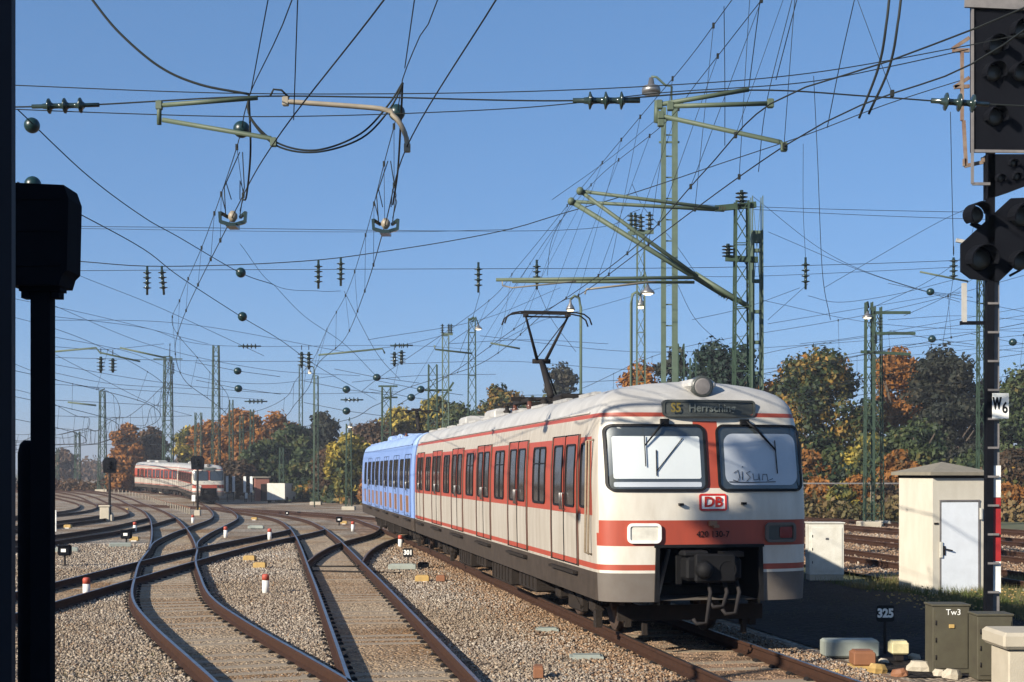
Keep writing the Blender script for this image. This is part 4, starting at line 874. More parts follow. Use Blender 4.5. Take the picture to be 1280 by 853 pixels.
# short yellow posts along the distant track
line = smoothline(L3(E_PTS), 1.0); k = 0; proto = None
for i in range(40, len(line)-1, 3):
    p = line[i]
    if p.y < 100 or p.y > 330: continue
    d = (line[i+1]-line[i]).normalized(); nx = Vector((d.y, -d.x, 0))*2.4; c = p+nx; c.z = g(c.y)-0.2
    if proto is None:
        proto = empty('yellow_stake', c, 0, 'short yellow stake in the row between the far left track and the distant train', 'stake', 'row of yellow stakes beside the distant track'); MB().box((0, 0, 0.2), (0.11, 0.11, 0.55), bev=0.02).build('stake', 'arm_beige', proto); MB().box((0, 0, 0.5), (0.14, 0.14, 0.06)).build('cap', 'box_rust', proto)
    else: q = copy_tree(proto); q.location = c
# ------------------------------------------------------------------ masts
GM = 'catenary masts of the yard'
def lattice(m, z0, z1, w0, w1, d0=None, d1=None, leg=0.09, step=0.9, cx=0, cy=0, mi=0):
    d0 = d0 or w0; d1 = d1 or w1; n = max(2, int((z1-z0)/step)); 
    def c(i, t): w = (w0+(w1-w0)*t)/2; d = (d0+(d1-d0)*t)/2; return Vector((cx+(-w, w, w, -w)[i], cy+(-d, -d, d, d)[i], z0+(z1-z0)*t))
    for i in range(4): m.bar(c(i, 0), c(i, 1), leg*0.8, leg*0.8, mi)
    for k in range(n):
        a, b = k/n, (k+1)/n
        for i in range(4): j = (i+1) % 4; m.bar(c(i, a) if k % 2 else c(j, a), c(j, b) if k % 2 else c(i, b), leg*0.4, leg*0.4, mi)
        if k % 3 == 0:
            for i in range(4): m.bar(c(i, b), c((i+1) % 4, b), leg*0.4, leg*0.4, mi)
def insul(m, a, b, r=0.07, n=4, mi=0, k0=0.25, k1=0.75, nn=10):
    a = Vector(a); b = Vector(b); d = b-a; L = d.length; m.tube([a, b], r*0.28, 6, mi)
    pr = []
    for k in range(n):
        h = L*(k0+(k1-k0)*(k+0.5)/n); w = L*(k1-k0)/n; pr += [(r*0.34, h-w*0.45), (r*0.40, h-w*0.16), (r*0.95, h-w*0.10), (r, h-w*0.02), (r*0.5, h+w*0.10), (r*0.36, h+w*0.2)]
    m.lathe(a, pr, d, nn, mi)
def mast(px, ytop, Y, w0, w1, label, arms=(), mt='mast_green', leg=0.10, lamp=None, ins=(), base=True, step=0.9, d=None):
    x = (px-640)/F*Y; z0 = g(Y)-0.28; H = EYE-(ytop-HOR)/F*Y-z0
    o = empty('catenary_mast', (x, Y, z0), 0, label, 'mast', GM)
    m = MB(); lattice(m, 0, H, w0, w1, d, None, leg, step); m.build('lattice_frame', mt, o)
    if base: m = MB(); m.box((0, 0, 0.15), (w0+0.6, w0+0.6, 0.5), bev=0.04); m.build('foundation', 'concrete', o)
    for (dx0, y0_, dx1, y1_) in arms:            # arm ends as px offsets / py rows
        m = MB(); m.bar((dx0/F*Y, 0, EYE-(y0_-HOR)/F*Y-z0), (dx1/F*Y, 0, EYE-(y1_-HOR)/F*Y-z0), 0.12, 0.14); m.build('cross_arm', mt, o)
    for (dx, ya, yb) in ins:
        m = MB(); insul(m, (dx/F*Y, 0, EYE-(yb-HOR)/F*Y-z0), (dx/F*Y, 0, EYE-(ya-HOR)/F*Y-z0), 0.16, 4, k0=.05, k1=.95); m.build('insulator', 'insulator', o)
    if lamp:
        dx, yy = lamp; c = Vector((dx/F*Y, -0.2, EYE-(yy-HOR)/F*Y-z0)); m = MB(); m.tube([(0, 0, c.z+0.5), (c.x*0.6, -0.1, c.z+0.8), c+Vector((0, 0, 0.3))], 0.04); m.build('lamp_bracket', mt, o)
        m = MB(); m.lathe(c, [(0.26, 0), (0.24, 0.08), (0.08, 0.22), (0.05, 0.32)], n=14); l = m.build('lamp_shade', 'steel', o); MB().lathe(c, [(0.12, -0.06), (0.2, -0.01), (0.2, 0.0)], n=12).build('bulb', 'lamp_glow', l)
    return o, z0
# the two masts of the cantilever right of the near train
mast(927, 252, 35.0, 0.46, 0.30, 'tall dark green lattice mast with brown insulators carrying the twin booms', leg=0.055, step=0.5, arms=[(-33, 261, 18, 256), (-20, 323, 20, 325)], ins=[(0, 238, 260), (-17, 305, 323)])
o, z0 = mast(946, 246, 36.0, 0.30, 0.26, 'flat pale green ladder mast just right of the dark lattice mast', mt='mast_light', leg=0.03, step=3)
m = MB()
for s in (-1, 1): m.box((s*0.11, 0, 4.45), (0.07, 0.20, 8.9))
for k in range(11): m.box((0, 0, 0.6+k*0.78), (0.15, 0.16, 0.08))
m.box((0, 0, 8.75), (0.15, 0.16, 0.3)); m.build('ladder_column', 'mast_light', o)
o = empty('boom_arm', P(912, 300, 35.0), 0, 'pair of long green tube booms reaching left from the lattice mast over the near train', 'boom')
org = Vector(o.location)
def q33(px, py, dy=0): return P(px, py, 35.0+dy)-org
for (a, b, r, dy) in [((725, 239), (898, 261), 0.045, -.4), ((714, 252), (905, 263), 0.045, .4), ((725, 239), (872, 346), 0.05, -.4), ((714, 252), (908, 371), 0.065, .4), ((868, 342), (938, 385), 0.065, .2)]:
    MB().tube([q33(*a, dy), q33(*b, dy*0.5)], r, 8).build('boom_tube', 'arm_green', o)
m = MB(); insul(m, q33(893, 362, .3), q33(918, 377, .2), 0.10, 4); m.build('insulator', 'insulator', o)
m = MB(); insul(m, q33(893, 260), q33(912, 262), 0.08, 3); m.build('insulator', 'insulator_brown', o)
for a in ((725, 239, -.4), (714, 252, .4)): MB().lathe(q33(*a), [(0.09, -0.08), (0.09, 0.08)], (0, 1, 0), 10).build('end_cap', 'arm_green', o)
o = empty('registration_arm', P(868, 352, 35.0), 0, 'horizontal green double tube crossing the twin booms above the near train', 'arm'); org = Vector(o.location)
m = MB(); m.tube([q33(620, 350), q33(870, 347)], 0.045, 7); m.tube([q33(640, 352, .3), q33(868, 353, .3)], 0.04, 7); m.build('tube', 'arm_green', o)
m = MB(); m.tube([q33(820, 352), q33(733, 362), q33(731, 368)], 0.028, 6); m.build('steady_arm', 'arm_beige', o); m = MB(); m.tube([q33(628, 352), q33(628, 357), q33(640, 360), q33(720, 352)], 0.02, 6); m.build('steady_arm', 'arm_beige', o)
# lamp mast with twin chords
Y = 40.; x = (836-640)/F*Y; z0 = g(Y)-0.28; H = EYE-(135-HOR)/F*Y-z0; o = empty('lamp_mast', (x, Y, z0), 0, 'very tall twin tube lamp mast with a bell shaped silver lamp, behind the near train', 'lamp mast')
m = MB(); m.bar((-0.15, 0, 0), (-0.15, 0, H), 0.13, 0.16); m.bar((0.17, 0, 0), (0.17, 0, H), 0.15, 0.18)
for k in range(int(H/0.6)): m.bar((-0.15, 0, k*0.6+0.3), (0.15, 0, k*0.6+0.3), 0.035)
m.build('mast_column', 'mast_light', o); m = MB(); m.box((0, 0, 0.15), (0.9, 0.9, 0.5)); m.build('foundation', 'concrete', o)
zl = EYE-(112-HOR)/F*Y-z0; xl = (-22)/F*Y
m = MB(); m.tube([(0.08, 0, H), (0.08, 0, H+0.6), (-0.1, 0, zl+0.12), (-0.35, 0, zl+0.35), (xl, 0, zl+0.36)], 0.035, 7); m.build('lamp_bracket', 'mast_light', o)
m = MB(); m.lathe((xl, 0, zl-0.12), [(0.26, 0), (0.27, 0.1), (0.24, 0.2), (0.10, 0.25), (0.06, 0.45)], n=18); l = m.build('lamp_shade', 'steel', o); MB().lathe((xl, 0, zl-0.12), [(0.1, -0.03), (0.22, -0.01), (0.22, 0.0)], n=12).build('bulb', 'blind_white', l)
m = MB()
for yy in (150, 178): z = EYE-(yy-HOR)/F*Y-z0; m.bar((-0.28, 0, z), (0.3, 0, z), 0.05)
m.build('step_iron', 'mast_light', o)
# other masts
mast(801, 292, 52, 0.34, 0.26, 'lattice mast topped by a cluster of dark insulators, left of the tall lamp mast', leg=0.05, mt='mast_light', ins=[(-12, 266, 290), (-7, 266, 290), (0, 268, 292), (11, 265, 290)], arms=[(-16, 292, 16, 290)], lamp=(8, 368), step=0.6)
mast(590, 398, 92, 0.62, 0.42, 'lattice mast with a round lamp on its right, behind the near train roof', leg=0.09, lamp=(8, 412), arms=[(-3, 400, 3, 397)])
mast(557, 420, 96, 0.42, 0.42, 'slim mast with a forked top, just left of the round lamp mast', mt='mast_light', leg=0.08, arms=[(-5, 418, 9, 418)], ins=[(-4, 405, 418), (4, 405, 418), (7, 405, 418)])
mast(541, 456, 104, 0.75, 0.6, 'short broad lattice mast left of the forked mast', leg=0.12, arms=[(-10, 488, 24, 488), (-8, 530, 26, 478)])
mast(483, 484, 118, 0.75, 0.7, 'lattice mast with a wide flat cross arm behind the blue car', leg=0.12, arms=[(-10, 483, 14, 483), (-2, 497, 14, 497)])
mast(210, 446, 176, 1.2, 0.8, 'tall lattice tower mast directly behind the distant train', leg=0.16, step=1.3, arms=[(-18, 449, 18, 449)], ins=[(7, 453, 468)])
mast(270, 432, 172, 1.0, 0.65, 'tall slender lattice tower mast rising above the cab of the distant train', leg=0.14, step=1.3)
mast(128, 490, 190, 1.0, 0.6, 'lattice mast left of the orange trees', leg=0.14, step=1.3, arms=[(-4, 490, 3, 486)])
mast(97, 540, 215, 0.8, 0.6, 'low lattice mast near the left black posts, far off', leg=0.13, step=1.3)
mast(248, 516, 170, 0.8, 0.7, 'short mast just left of the slender tower mast', leg=0.12, step=1.2)
for k, (px, yt, Y, lb) in enumerate([(289, 500, 165, 'dark lattice mast among the green trees, first right of the distant train'), (302, 520, 170, 'dark lattice mast among the green trees, second right of the distant train'), (315, 512, 172, 'dark lattice mast among the green trees, third right of the distant train'), (395, 470, 140, 'thin mast in front of the dark trees left of the yellow tree'), (436, 530, 120, 'short green mast with small lamp in front of the yellow tree'), (352, 560, 150, 'short mast above the white van'), (72, 560, 260, 'tiny far mast beside the black posts'), (376, 455, 185, 'slender mast with looped cables in the middle distance')]):
    mast(px, yt, Y, 0.5, 0.4, lb, leg=0.09, step=1.2, lamp=(2, yt+4) if k == 4 else None)
mast(1086, 378, 70, 0.42, 0.30, 'left one of the twin lattice masts before the orange trees on the right', leg=0.08, step=0.8, arms=[(6, 391, 52, 391), (8, 417, 58, 417), (-10, 440, 52, 443)], ins=[(14, 395, 412), (9, 418, 430)], lamp=(-3, 398))
mast(1097, 384, 71.5, 0.50, 0.32, 'right one of the twin lattice masts before the orange trees on the right', leg=0.08, step=0.8, arms=[(-14, 500, 6, 505)])
mast(1227, 340, 46, 0.26, 0.22, 'narrow green lattice mast immediately behind the W6 signal mast', leg=0.05, step=0.5)
for px, yt, Y, lb in [(851, 430, 62, 'short dark mast behind the tall lamp mast, left of the spruce'), (866, 448, 66, 'stubby grey post beside the spruce behind the near train roof')]: mast(px, yt, Y, 0.3, 0.25, lb, leg=0.06)
def lamppost(px, ytop, Y, dx, label):
    x = (px-640)/F*Y; z0 = g(Y)-0.28; H = EYE-(ytop-HOR)/F*Y-z0; e = dx/F*Y; o = empty('street_lamp', (x, Y, z0), 0, label, 'lamp post')
    m = MB(); m.tube([(0, 0, 0), (0, 0, H-0.5), (e*0.15, 0, H-0.1), (e*0.6, 0, H), (e, 0, H-0.15)], 0.06, 8); m.build('post', 'mast_light', o)
    m = MB(); m.lathe((e, 0, H-0.6), [(0.2, 0), (0.16, 0.12), (0.06, 0.28), (0.04, 0.45)], n=14); l = m.build('lamp_shade', 'steel', o); MB().lathe((e, 0, H-0.6), [(0.1, -0.1), (0.15, -0.01), (0.15, 0)], n=12).build('bulb', 'lamp_glow', l)
lamppost(726, 370, 60, -13, 'lamp post with a shining bulb above the pantograph'); lamppost(789, 365, 58, 12, 'curved lamp post with a white lamp left of the insulator mast'); lamppost(393, 458, 130, -6, 'slender lamp post in front of the dark trees, lamp hanging left')

# ------------------------------------------------------------------ wires
def wr(Y): return max(0.006, Y*0.00017)
def sagline(a, b, sag, n=16): a = Vector(a); b = Vector(b); return [a.lerp(b, k/n)+Vector((0, 0, -4*sag*(k/n)*(1-k/n))) for k in range(n+1)]
def wire(pts, label, name='overhead_wire', group='loose wires of the overhead line', r=None, mt='wire', sag=0, cat='wire', balls=(), ins=(), n=5):
    if len(pts) == 2: pts = sagline(pts[0], pts[1], sag, 16)
    else: pts = smoothline(pts, max(0.06, (pts[0]-pts[-1]).length/70))
    c = pts[0]; o = empty(name, c, 0, label, cat, group)
    rr = [r or wr(p.y) for p in pts]; m = MB(); m.tube([p-c for p in pts], rr, n); m.build('wire', mt, o)
    for b in balls: MB().lathe(b-c, [(0.01, -0.09)]+[(0.09*math.cos(a), 0.09*math.sin(a)) for a in [x*math.pi/10 for x in range(-4, 5)]]+[(0.01, 0.09)], n=16).build('glass_ball', 'ball_green', o)
    for a, b, r_, k in ins: m = MB(); insul(m, a-c, b-c, r_, k, k0=.15, k1=.85, nn=12); m.build('insulator', 'insulator', o)
    return o
def catline(cpts, mpts, drops, label):
    """contact wire, messenger wire above it and the droppers between: one hanging line"""
    c0 = smoothline(cpts, 0.5); m0 = smoothline(mpts, 0.5); org = c0[0].copy()
    o = empty('overhead_line', org, 0, label, 'overhead line', 'overhead lines above the tracks')
    MB().tube([p-org for p in c0], [wr(p.y)*1.25 for p in c0], 6).build('contact_wire', 'wire', o)
    MB().tube([p-org for p in m0], [wr(p.y) for p in m0], 6).build('messenger_wire', 'wire', o)
    def near(L, y): return min(L, key=lambda p: abs(p.y-y))
    for y in drops:
        a = near(c0, y); b = near(m0, y)
        if b.z > a.z+0.15:
            m = MB(); m.tube([a-org, b-org], wr(y)*0.62, 4); m.box(b-org, (0.03, 0.04, 0.07)); m.box(a-org, (0.03, 0.04, 0.06)); m.build('dropper', 'wire', o)
    return o
def onh(px, py, h=6.0): Y = F*(h-EYE)/(HOR-py); return P(px, py, Y)
def along(pts, y0, y1, h, off=0, st=12):
    L = smoothline(L3(pts), 1.0); out = []; ly = y0
    for p in L:
        if p.y >= ly and p.y <= y1: out.append(Vector((p.x+off+random.uniform(-.25, .25), p.y, h+g(p.y)))); ly = p.y+st
    return out
Acon = [onh(590, -160), onh(480, 0), onh(343, 178), onh(290, 272), onh(228, 400)]+along(A_PTS, 42, 190, 6.0)
Ames = [P(410, -200, 11.2), P(365, 0, 12.7), P(312, 118, 15.5), P(302, 162, 16.6), P(291, 200, 18.5), P(268, 267, 23.5), P(252, 310, 26.8), P(226, 372, 35)]+along(A_PTS, 46, 190, 7.2)
ca = catline(Acon, Ames, [17.8, 21.5, 23.5, 26.8, 31, 36, 42, 50, 58, 66, 76, 88, 100, 115], 'overhead line that follows the curved left track from the top of the frame')
Bcon = [onh(700, -130), onh(620, 0), onh(508, 185), onh(481, 282), onh(456, 364), onh(430, 425)]+along(B_PTS, 45, 120, 6.0)
Bmes = [P(585, -220, 11), P(547, 0, 12.8), P(525, 45, 13.9), P(503, 100, 15.5), P(497, 140, 16.8), P(480, 205, 20), P(457, 294, 27.5), P(434, 365, 34)]+along(B_PTS, 45, 120, 7.2)
cb = catline(Bcon, Bmes, [17.5, 20, 24, 27.5, 31, 35, 40, 47, 55, 64, 74, 86, 100], 'overhead line that follows the middle track, passing right of the first one')
Tcon = [onh(1400, -60), onh(1215, 80), onh(980, 183), onh(735, 362), onh(688, 386), onh(600, 455)]+[Vector((*lat(6.2, t).xy, 6.0)) for t in (60, 75)]+[Vector((-13, 98, 5.8)), Vector((-30, 126, 5.6))]
Tmes = [P(1020, -140, 14.5), P(915, 0, 18), P(860, 75, 20.8), P(793, 155, 26), P(723, 240, 35.0), P(650, 330, 40), P(600, 385, 52)]+[Vector((*lat(6.2, t).xy, 7.3)) for t in (70, 85)]
catline(Tcon, Tmes, [13, 15, 17, 19, 22, 25, 28, 31, 36, 42, 50, 58, 66], 'overhead line over the near train, touching its pantograph')
T2con = [onh(1420, -70), onh(1280, 10), onh(1110, 77), onh(963, 130), onh(880, 215), onh(790, 312), onh(700, 378, 6.2), onh(648, 408)]+[P(560, 470, 62), P(500, 505, 90)]
T2mes = [P(1000, -60, 15.5), P(952, 0, 17.5), P(870, 105, 21.5), P(830, 155, 24.5), P(745, 225, 34), P(690, 290, 44), P(620, 385, 62), P(560, 430, 90)]
catline(T2con, T2mes, [15, 17.5, 20, 23, 26, 30, 35, 42, 50], 'second overhead line running beside the one over the near train')
for l, px in ((17.9, 0), (22.5, 1), (27.2, 2), (31.8, 3)):
    catline([Vector((*lat(l, t).xy, 6.0)) for t in (10, 60, 100, 150)], [Vector((*lat(l, t).xy, h)) for t, h in ((10, 7.8), (35, 7.1), (60, 7.8), (80, 7.1), (100, 7.8), (125, 7.1), (150, 7.7))], list(range(30, 120, 7)), ['nearest', 'second nearest', 'second farthest', 'farthest'][px]+' overhead line above the brown tracks on the right')
for pts, lb in ((E_PTS, 'overhead line over the track beside the yellow stakes'), (G_PTS, 'overhead line over the second track from the left'), (I_PTS, 'overhead line over the outermost left track'), (F_PTS+G_PTS[5:], 'overhead line over the dark track at the left edge')):
    y0 = 52 if pts is E_PTS else 34
    c = along(pts, y0, 330, 6.0, st=18); mm = along(pts, y0, 330, 7.3, st=18); mm = [p+Vector((0, 0, 0.5*(k % 2))) for k, p in enumerate(mm)]
    catline(c, mm, list(range(y0+2, 250, 8)), lb)
# near cross span at 15.3 m
Y1 = 15.3
def q(px, py, dy=0): return P(px, py, Y1+dy)
GS = 'wires of the nearest cross span'
wire([q(-60, 103), q(22, 107), q(300, 117), q(600, 116), q(830, 107), q(1010, 92), q(1195, 60), q(1340, 30)], 'uppermost thin wire of the nearest cross span', group=GS, r=.006)
o = wire([q(-60, 134), q(22, 134), q(122, 131), q(312, 121), q(480, 122), q(720, 126), q(935, 113), q(1090, 121), q(1190, 128), q(1340, 136)], 'main wire of the nearest cross span, carrying the three black insulators', group=GS, r=.009, name='cross_span_wire', ins=[(q(40, 133.5), q(124, 131.3), 0.085, 3), (q(716, 126), q(800, 126), 0.10, 3), (q(1164, 126), q(1236, 131), 0.10, 3)])
wire([q(-60, 133), q(22, 137), q(150, 142), q(300, 146), q(450, 144), q(620, 137), q(720, 129), q(830, 116), q(1000, 104), q(1110, 84), q(1210, 62)], 'lowest thin wire of the nearest cross span', group=GS, r=.006)
wire([q(22, 137, .5), P(110, 220, 17.5), P(180, 272, 20), P(224, 297, 22), P(300, 341, 25), P(342, 356, 26)], 'wire with glass balls slanting down from the left column', balls=[P(40, 157, 15.8+0.4), P(301, 341, 25)], r=.007)
wire([P(22, 228, 15), P(100, 268, 17), P(180, 312, 20), P(226, 347, 23), P(303, 397, 27), P(350, 425, 31), P(400, 460, 37), P(470, 500, 50)], 'second wire with glass balls slanting down left to right', balls=[P(41, 231, 15.2), P(303, 396, 27)], r=.007)
for M_, lb in ((P(302, 162, 16.6), 'glass ball insulator on the first messenger wire'), (P(496, 141, 16.8), 'glass ball insulator on the second messenger wire')):
    MB().lathe(M_-Vector((ca if M_.x < -3 else cb).location), [(0.01, -0.10)]+[(0.10*math.cos(a), 0.10*math.sin(a)) for a in [x*math.pi/10 for x in range(-4, 5)]]+[(0.01, 0.10)], n=16).build('glass_ball', 'ball_green', ca if M_.x < -3 else cb)
def arm(pieces, label, mt='arm_green', r=0.026):
    c = q(*pieces[0][0]); o = empty('registration_arm', c, 0, label, 'arm', 'steady arms of the nearest cross span')
    for pc in pieces: MB().tube([p-c for p in smoothline([q(*p) for p in pc], 0.05)] if len(pc) > 3 else [q(*p)-c for p in pc], r, 8).build('tube', mt, o)
    for p in (pieces[-1][-1], pieces[0][0]): MB().box(q(*p)-c, (0.07, 0.06, 0.10), bev=0.01).build('clamp', mt, o)
arm([[(199, 132), (322, 122.5)], [(199, 126), (199, 156)], [(203, 150), (338, 173), (342, 178)]], 'green steady arm pair on the left, holding the first contact wire')
arm([[(357, 127), (475, 136), (490, 143), (501, 156), (508, 173), (509, 185)]], 'beige curved steady arm holding the second contact wire', 'arm_beige', 0.028)
wire([q(338, 120), q(342, 112), q(352, 113), q(361, 122), q(359, 128)], 'small black cable loop at the root of the beige arm', group='feeder cables', r=.012)
arm([[(824, 131), (936, 112)], [(821, 126), (820, 153), (826, 153)]], 'upper green steady arm below the silver lamp', r=0.026)
arm([[(838, 133), (963, 129.5)]], 'middle green steady arm below the silver lamp')
arm([[(826, 145), (976, 178), (980, 184)]], 'lower green steady arm below the silver lamp, slanting down right')
GF = 'feeder cables'
wire([q(95, -30), q(117, 2), q(150, 42), q(200, 84), q(250, 106), q(311, 118)], 'thick black cable sweeping down from the top left to the first messenger wire', group=GF, r=.014)
wire([q(311, 118), q(312, 145), q(345, 178), q(395, 188), q(450, 168), q(485, 132), q(503, 104)], 'upper black cable hanging in a bow between the two left messenger wires', group=GF, r=.011)
wire([q(311, 120), q(313, 148), q(345, 182), q(395, 190.5), q(452, 173), q(487, 137), q(504, 104)], 'lower black cable hanging in a bow between the two left messenger wires', group=GF, r=.011)
wire([q(311, 118), P(313, 190, 15.6), P(308, 245, 17), P(304, 250, 17.6)], 'black feeder cable dropping beside the first contact wire', group=GF, r=.012)
wire([q(503, 104), P(501, 150, 16), P(497, 215, 18), P(491, 256, 19)], 'black feeder cable dropping beside the second contact wire', group=GF, r=.013)
for a, lb in (((1113, -40), 'left one of two black cables dropping to the contact wire, upper right'), ((1128, -40), 'right one of two black cables dropping to the contact wire, upper right')):
    dx = a[0]-1113; wire([P(1114+dx, -30, 13.2), P(1108+dx*.95, 30, 13.2), P(1098+dx*.9, 85, 13.4), P(1074+dx*.8, 148 - dx*.35, 13.7)], lb, group=GF, r=.013)
wire([q(335, 0, -2), P(313, 118, 15.2)], 'thin stay wire meeting the first messenger wire from above', r=.006); wire([P(372, 0, 12.5), P(367, 150, 14.8)], 'vertical dropper wire left of the first contact wire near the top', r=.006)
wire([P(518, 0, 12.4), P(506, 85, 14.6)], 'thin stay wire meeting the second messenger wire from above', r=.006)
# section insulators
for (px, py, Y, par, lb) in ((291, 273, 19.6, ca, ''), (482, 282, 20.2, cb, '')):
    c = P(px, py, Y); po = Vector(par.location); s = empty('section_insulator', c-po); s.parent = par
    m = MB()
    for k in (-1, 1): m.bar((0, 0, -0.10), (k*0.17, 0, -0.05), 0.045, 0.05); m.bar((k*0.17, 0, -0.06), (k*0.18, 0, 0.09), 0.04, 0.05); m.bar((k*0.18, 0, 0.08), (k*0.08, 0.1, 0.03), 0.035, 0.04)
    m.box((0, 0, -0.11), (0.14, 0.3, 0.05)); m.build('frame', 'insulator', s)
    MB().lathe((0, 0, -0.05), [(0.03, 0), (0.065, 0.05), (0.065, 0.10), (0.03, 0.15)], n=12).build('core', 'arm_beige', s)
    m = MB(); 
    for k in (-1, 1): m.tube([(k*0.10, 0, 0.05), (k*0.14, 0.1, 0.45), (0.02*k, 0.6, 1.05)], 0.008, 5); m.tube([(k*0.1, 0, 0.1), (k*0.16, 0, 0.34), (k*0.10, 0, 0.52), (k*0.06, 0.2, 0.3)], 0.007, 5)
    m.build('stay_wire', 'wire', s)
# second cross span
Y2 = 38.0
def q2(px, py, dy=0): return P(px, py, Y2+dy)
spts = [(-60, 318), (20, 322), (100, 327), (185, 333), (300, 331), (400, 325), (470, 316), (560, 302), (640, 286), (700, 268), (790, 242), (900, 205), (1010, 168), (1110, 130), (1230, 92), (1340, 60)]
ii = []
for px in (184, 202, 398, 426): 
    yy = np.interp(px, [p[0] for p in spts], [p[1] for p in spts]); ii.append((q2(px, yy), q2(px+(3 if px == 202 else 0), yy+36), 0.115, 4))
wire([q2(*p) for p in spts], 'sagging head wire of the second cross span with four hanging insulator strings', group='wires of the second cross span', name='cross_span_wire', ins=ii, r=.013)
wire([q2(-60, 340), q2(180, 338), q2(640, 336), q2(860, 335), q2(1080, 330), q2(1340, 320)], 'straight steady wire of the second cross span', group='wires of the second cross span', r=.008, ins=[(q2(598, 328), q2(598, 366), .115, 4), (q2(671, 325), q2(671, 362), .115, 4), (q2(1007, 322), q2(1007, 362), .115, 4)])
wire([P(-60, 281, 50), P(180, 284, 50), P(700, 288, 50), P(800, 262, 50)], 'thin level wire left of the insulator mast, above the sagging head wire', r=.010); wire([P(840, 255, 50), P(1050, 262, 50), P(1340, 268, 50)], 'upper thin level wire right of the twin booms', r=.010); wire([P(940, 262, 52), P(1100, 270, 52), P(1340, 278, 52)], 'lower thin level wire right of the twin booms', r=.010)
wire([P(-60, 283, 55), P(300, 289, 55), P(500, 290, 55), P(640, 287, 55)], 'very thin wire crossing below the section insulators', r=.009)
def hang_ins(px, y0, y1, Y, lb): c = P(px, y0, Y); o = empty('insulator_string', c, 0, lb, 'insulator', 'hanging insulator strings'); m = MB(); insul(m, (0, 0, 0), P(px, y1, Y)-c, 0.14*Y/45, 4, k0=.05, k1=.95); m.build('sheds', 'insulator', o); m = MB(); m.tube([(0, 0, 0.1), (0, 0, 0.35)], 0.02); m.build('hook', 'iron_dark', o)
# bulk of the farther wires: (list of photo points, distance)
far = [([(60, 395), (180, 410), (270, 432), (500, 432), (590, 437)], 60), ([(0, 370), (120, 395), (260, 430)], 70), ([(22, 310), (100, 345), (200, 385), (330, 445)], 45), ([(62, 380), (190, 432), (330, 462), (450, 470)], 75),
       ([(60, 433), (130, 437), (205, 430)], 60), ([(60, 447), (300, 452), (480, 450)], 95), ([(40, 400), (230, 405), (430, 440)], 68), ([(300, 305), (342, 356), (398, 364), (426, 364)], 40), ([(342, 356), (380, 395), (430, 430), (470, 470)], 44), ([(430, 364), (470, 440), (500, 475)], 46),
       ([(60, 420), (160, 440), (240, 470), (330, 480), (420, 470)], 100), ([(62, 455), (200, 478), (350, 492), (500, 490)], 120), ([(62, 480), (200, 490), (330, 500)], 140), ([(62, 500), (180, 506), (300, 512)], 170), ([(62, 465), (140, 480), (240, 486)], 150), ([(62, 520), (160, 522), (240, 520)], 200), ([(62, 440), (120, 470), (190, 505), (240, 520)], 110),
       ([(430, 440), (500, 432), (560, 418)], 80), ([(440, 478), (520, 470), (620, 468)], 100), ([(460, 425), (600, 400), (700, 360)], 62), ([(560, 430), (660, 425), (760, 430)], 90), ([(500, 455), (640, 452), (780, 462), (1000, 470)], 95), ([(600, 420), (800, 440), (1000, 432), (1280, 410)], 85), ([(690, 480), (860, 470), (1080, 450), (1280, 430)], 90),
       ([(940, 245), (1040, 320), (1150, 362), (1280, 390)], 48), ([(842, 345), (870, 400), (915, 440)], 45), ([(840, 345), (960, 345), (1280, 330)], 52), ([(1030, 360), (1160, 285), (1215, 258)], 40), ([(960, 400), (1010, 355)], 45), ([(950, 375), (1100, 405), (1280, 415)], 60), ([(960, 290), (1080, 340), (1200, 378)], 55), ([(1000, 430), (1080, 420), (1280, 385)], 75), ([(1110, 400), (1200, 395), (1280, 400)], 66), ([(1050, 445), (1150, 430), (1280, 440)], 80), ([(1090, 385), (1160, 352), (1205, 318), (1218, 280)], 42), ([(1130, 395), (1180, 372), (1222, 345)], 50),
       ([(1010, 370), (1050, 378), (1120, 368), (1192, 350)], 45), ([(865, 400), (930, 385), (1000, 360)], 52), ([(960, 405), (1050, 390), (1200, 365)], 65), ([(1040, 480), (1125, 482), (1222, 492)], 60), ([(1128, 478), (1195, 518), (1222, 535)], 60), ([(1195, 518), (1222, 492)], 60), ([(1110, 521), (1195, 518)], 60),
       ([(690, 250), (760, 200), (820, 150)], 34), ([(715, 252), (690, 300), (684, 345)], 34), ([(620, 430), (680, 400), (740, 385), (860, 350)], 56), ([(990, 0), (958, 130), (948, 215)], 20), ([(1068, 0), (1050, 80), (1034, 160)], 17), ([(905, 8), (906, 100), (906, 182)], 19.5), ([(950, 0), (936, 110)], 17), ([(996, 0), (970, 100)], 17),
       ([(1017, 95), (1022, 200), (1028, 340), (1038, 400)], 24), ([(1188, 140), (1190, 240), (1192, 320)], 22), ([(1004, 180), (1004, 260), (1007, 325)], 36), ([(1192, 345), (1180, 420), (1172, 470)], 60), ([(790, 230), (805, 260), (840, 300), (872, 345)], 42), ([(600, 366), (590, 400), (575, 440)], 50), ([(672, 362), (690, 400), (720, 440)], 55)]
desc = ['pale', 'thin', 'dark', 'slack']
for k, (pp, Y) in enumerate(far):
    wire([P(a, b, Y+(6*i if Y > 55 else 0.6*i)) for i, (a, b) in enumerate(pp)] if len(pp) > 2 else [P(*pp[0], Y), P(*pp[1], Y+1)], 'thin dark wire crossing the sky among the masts of the yard', group='background wires of the yard', r=max(0.006, Y*0.00017))
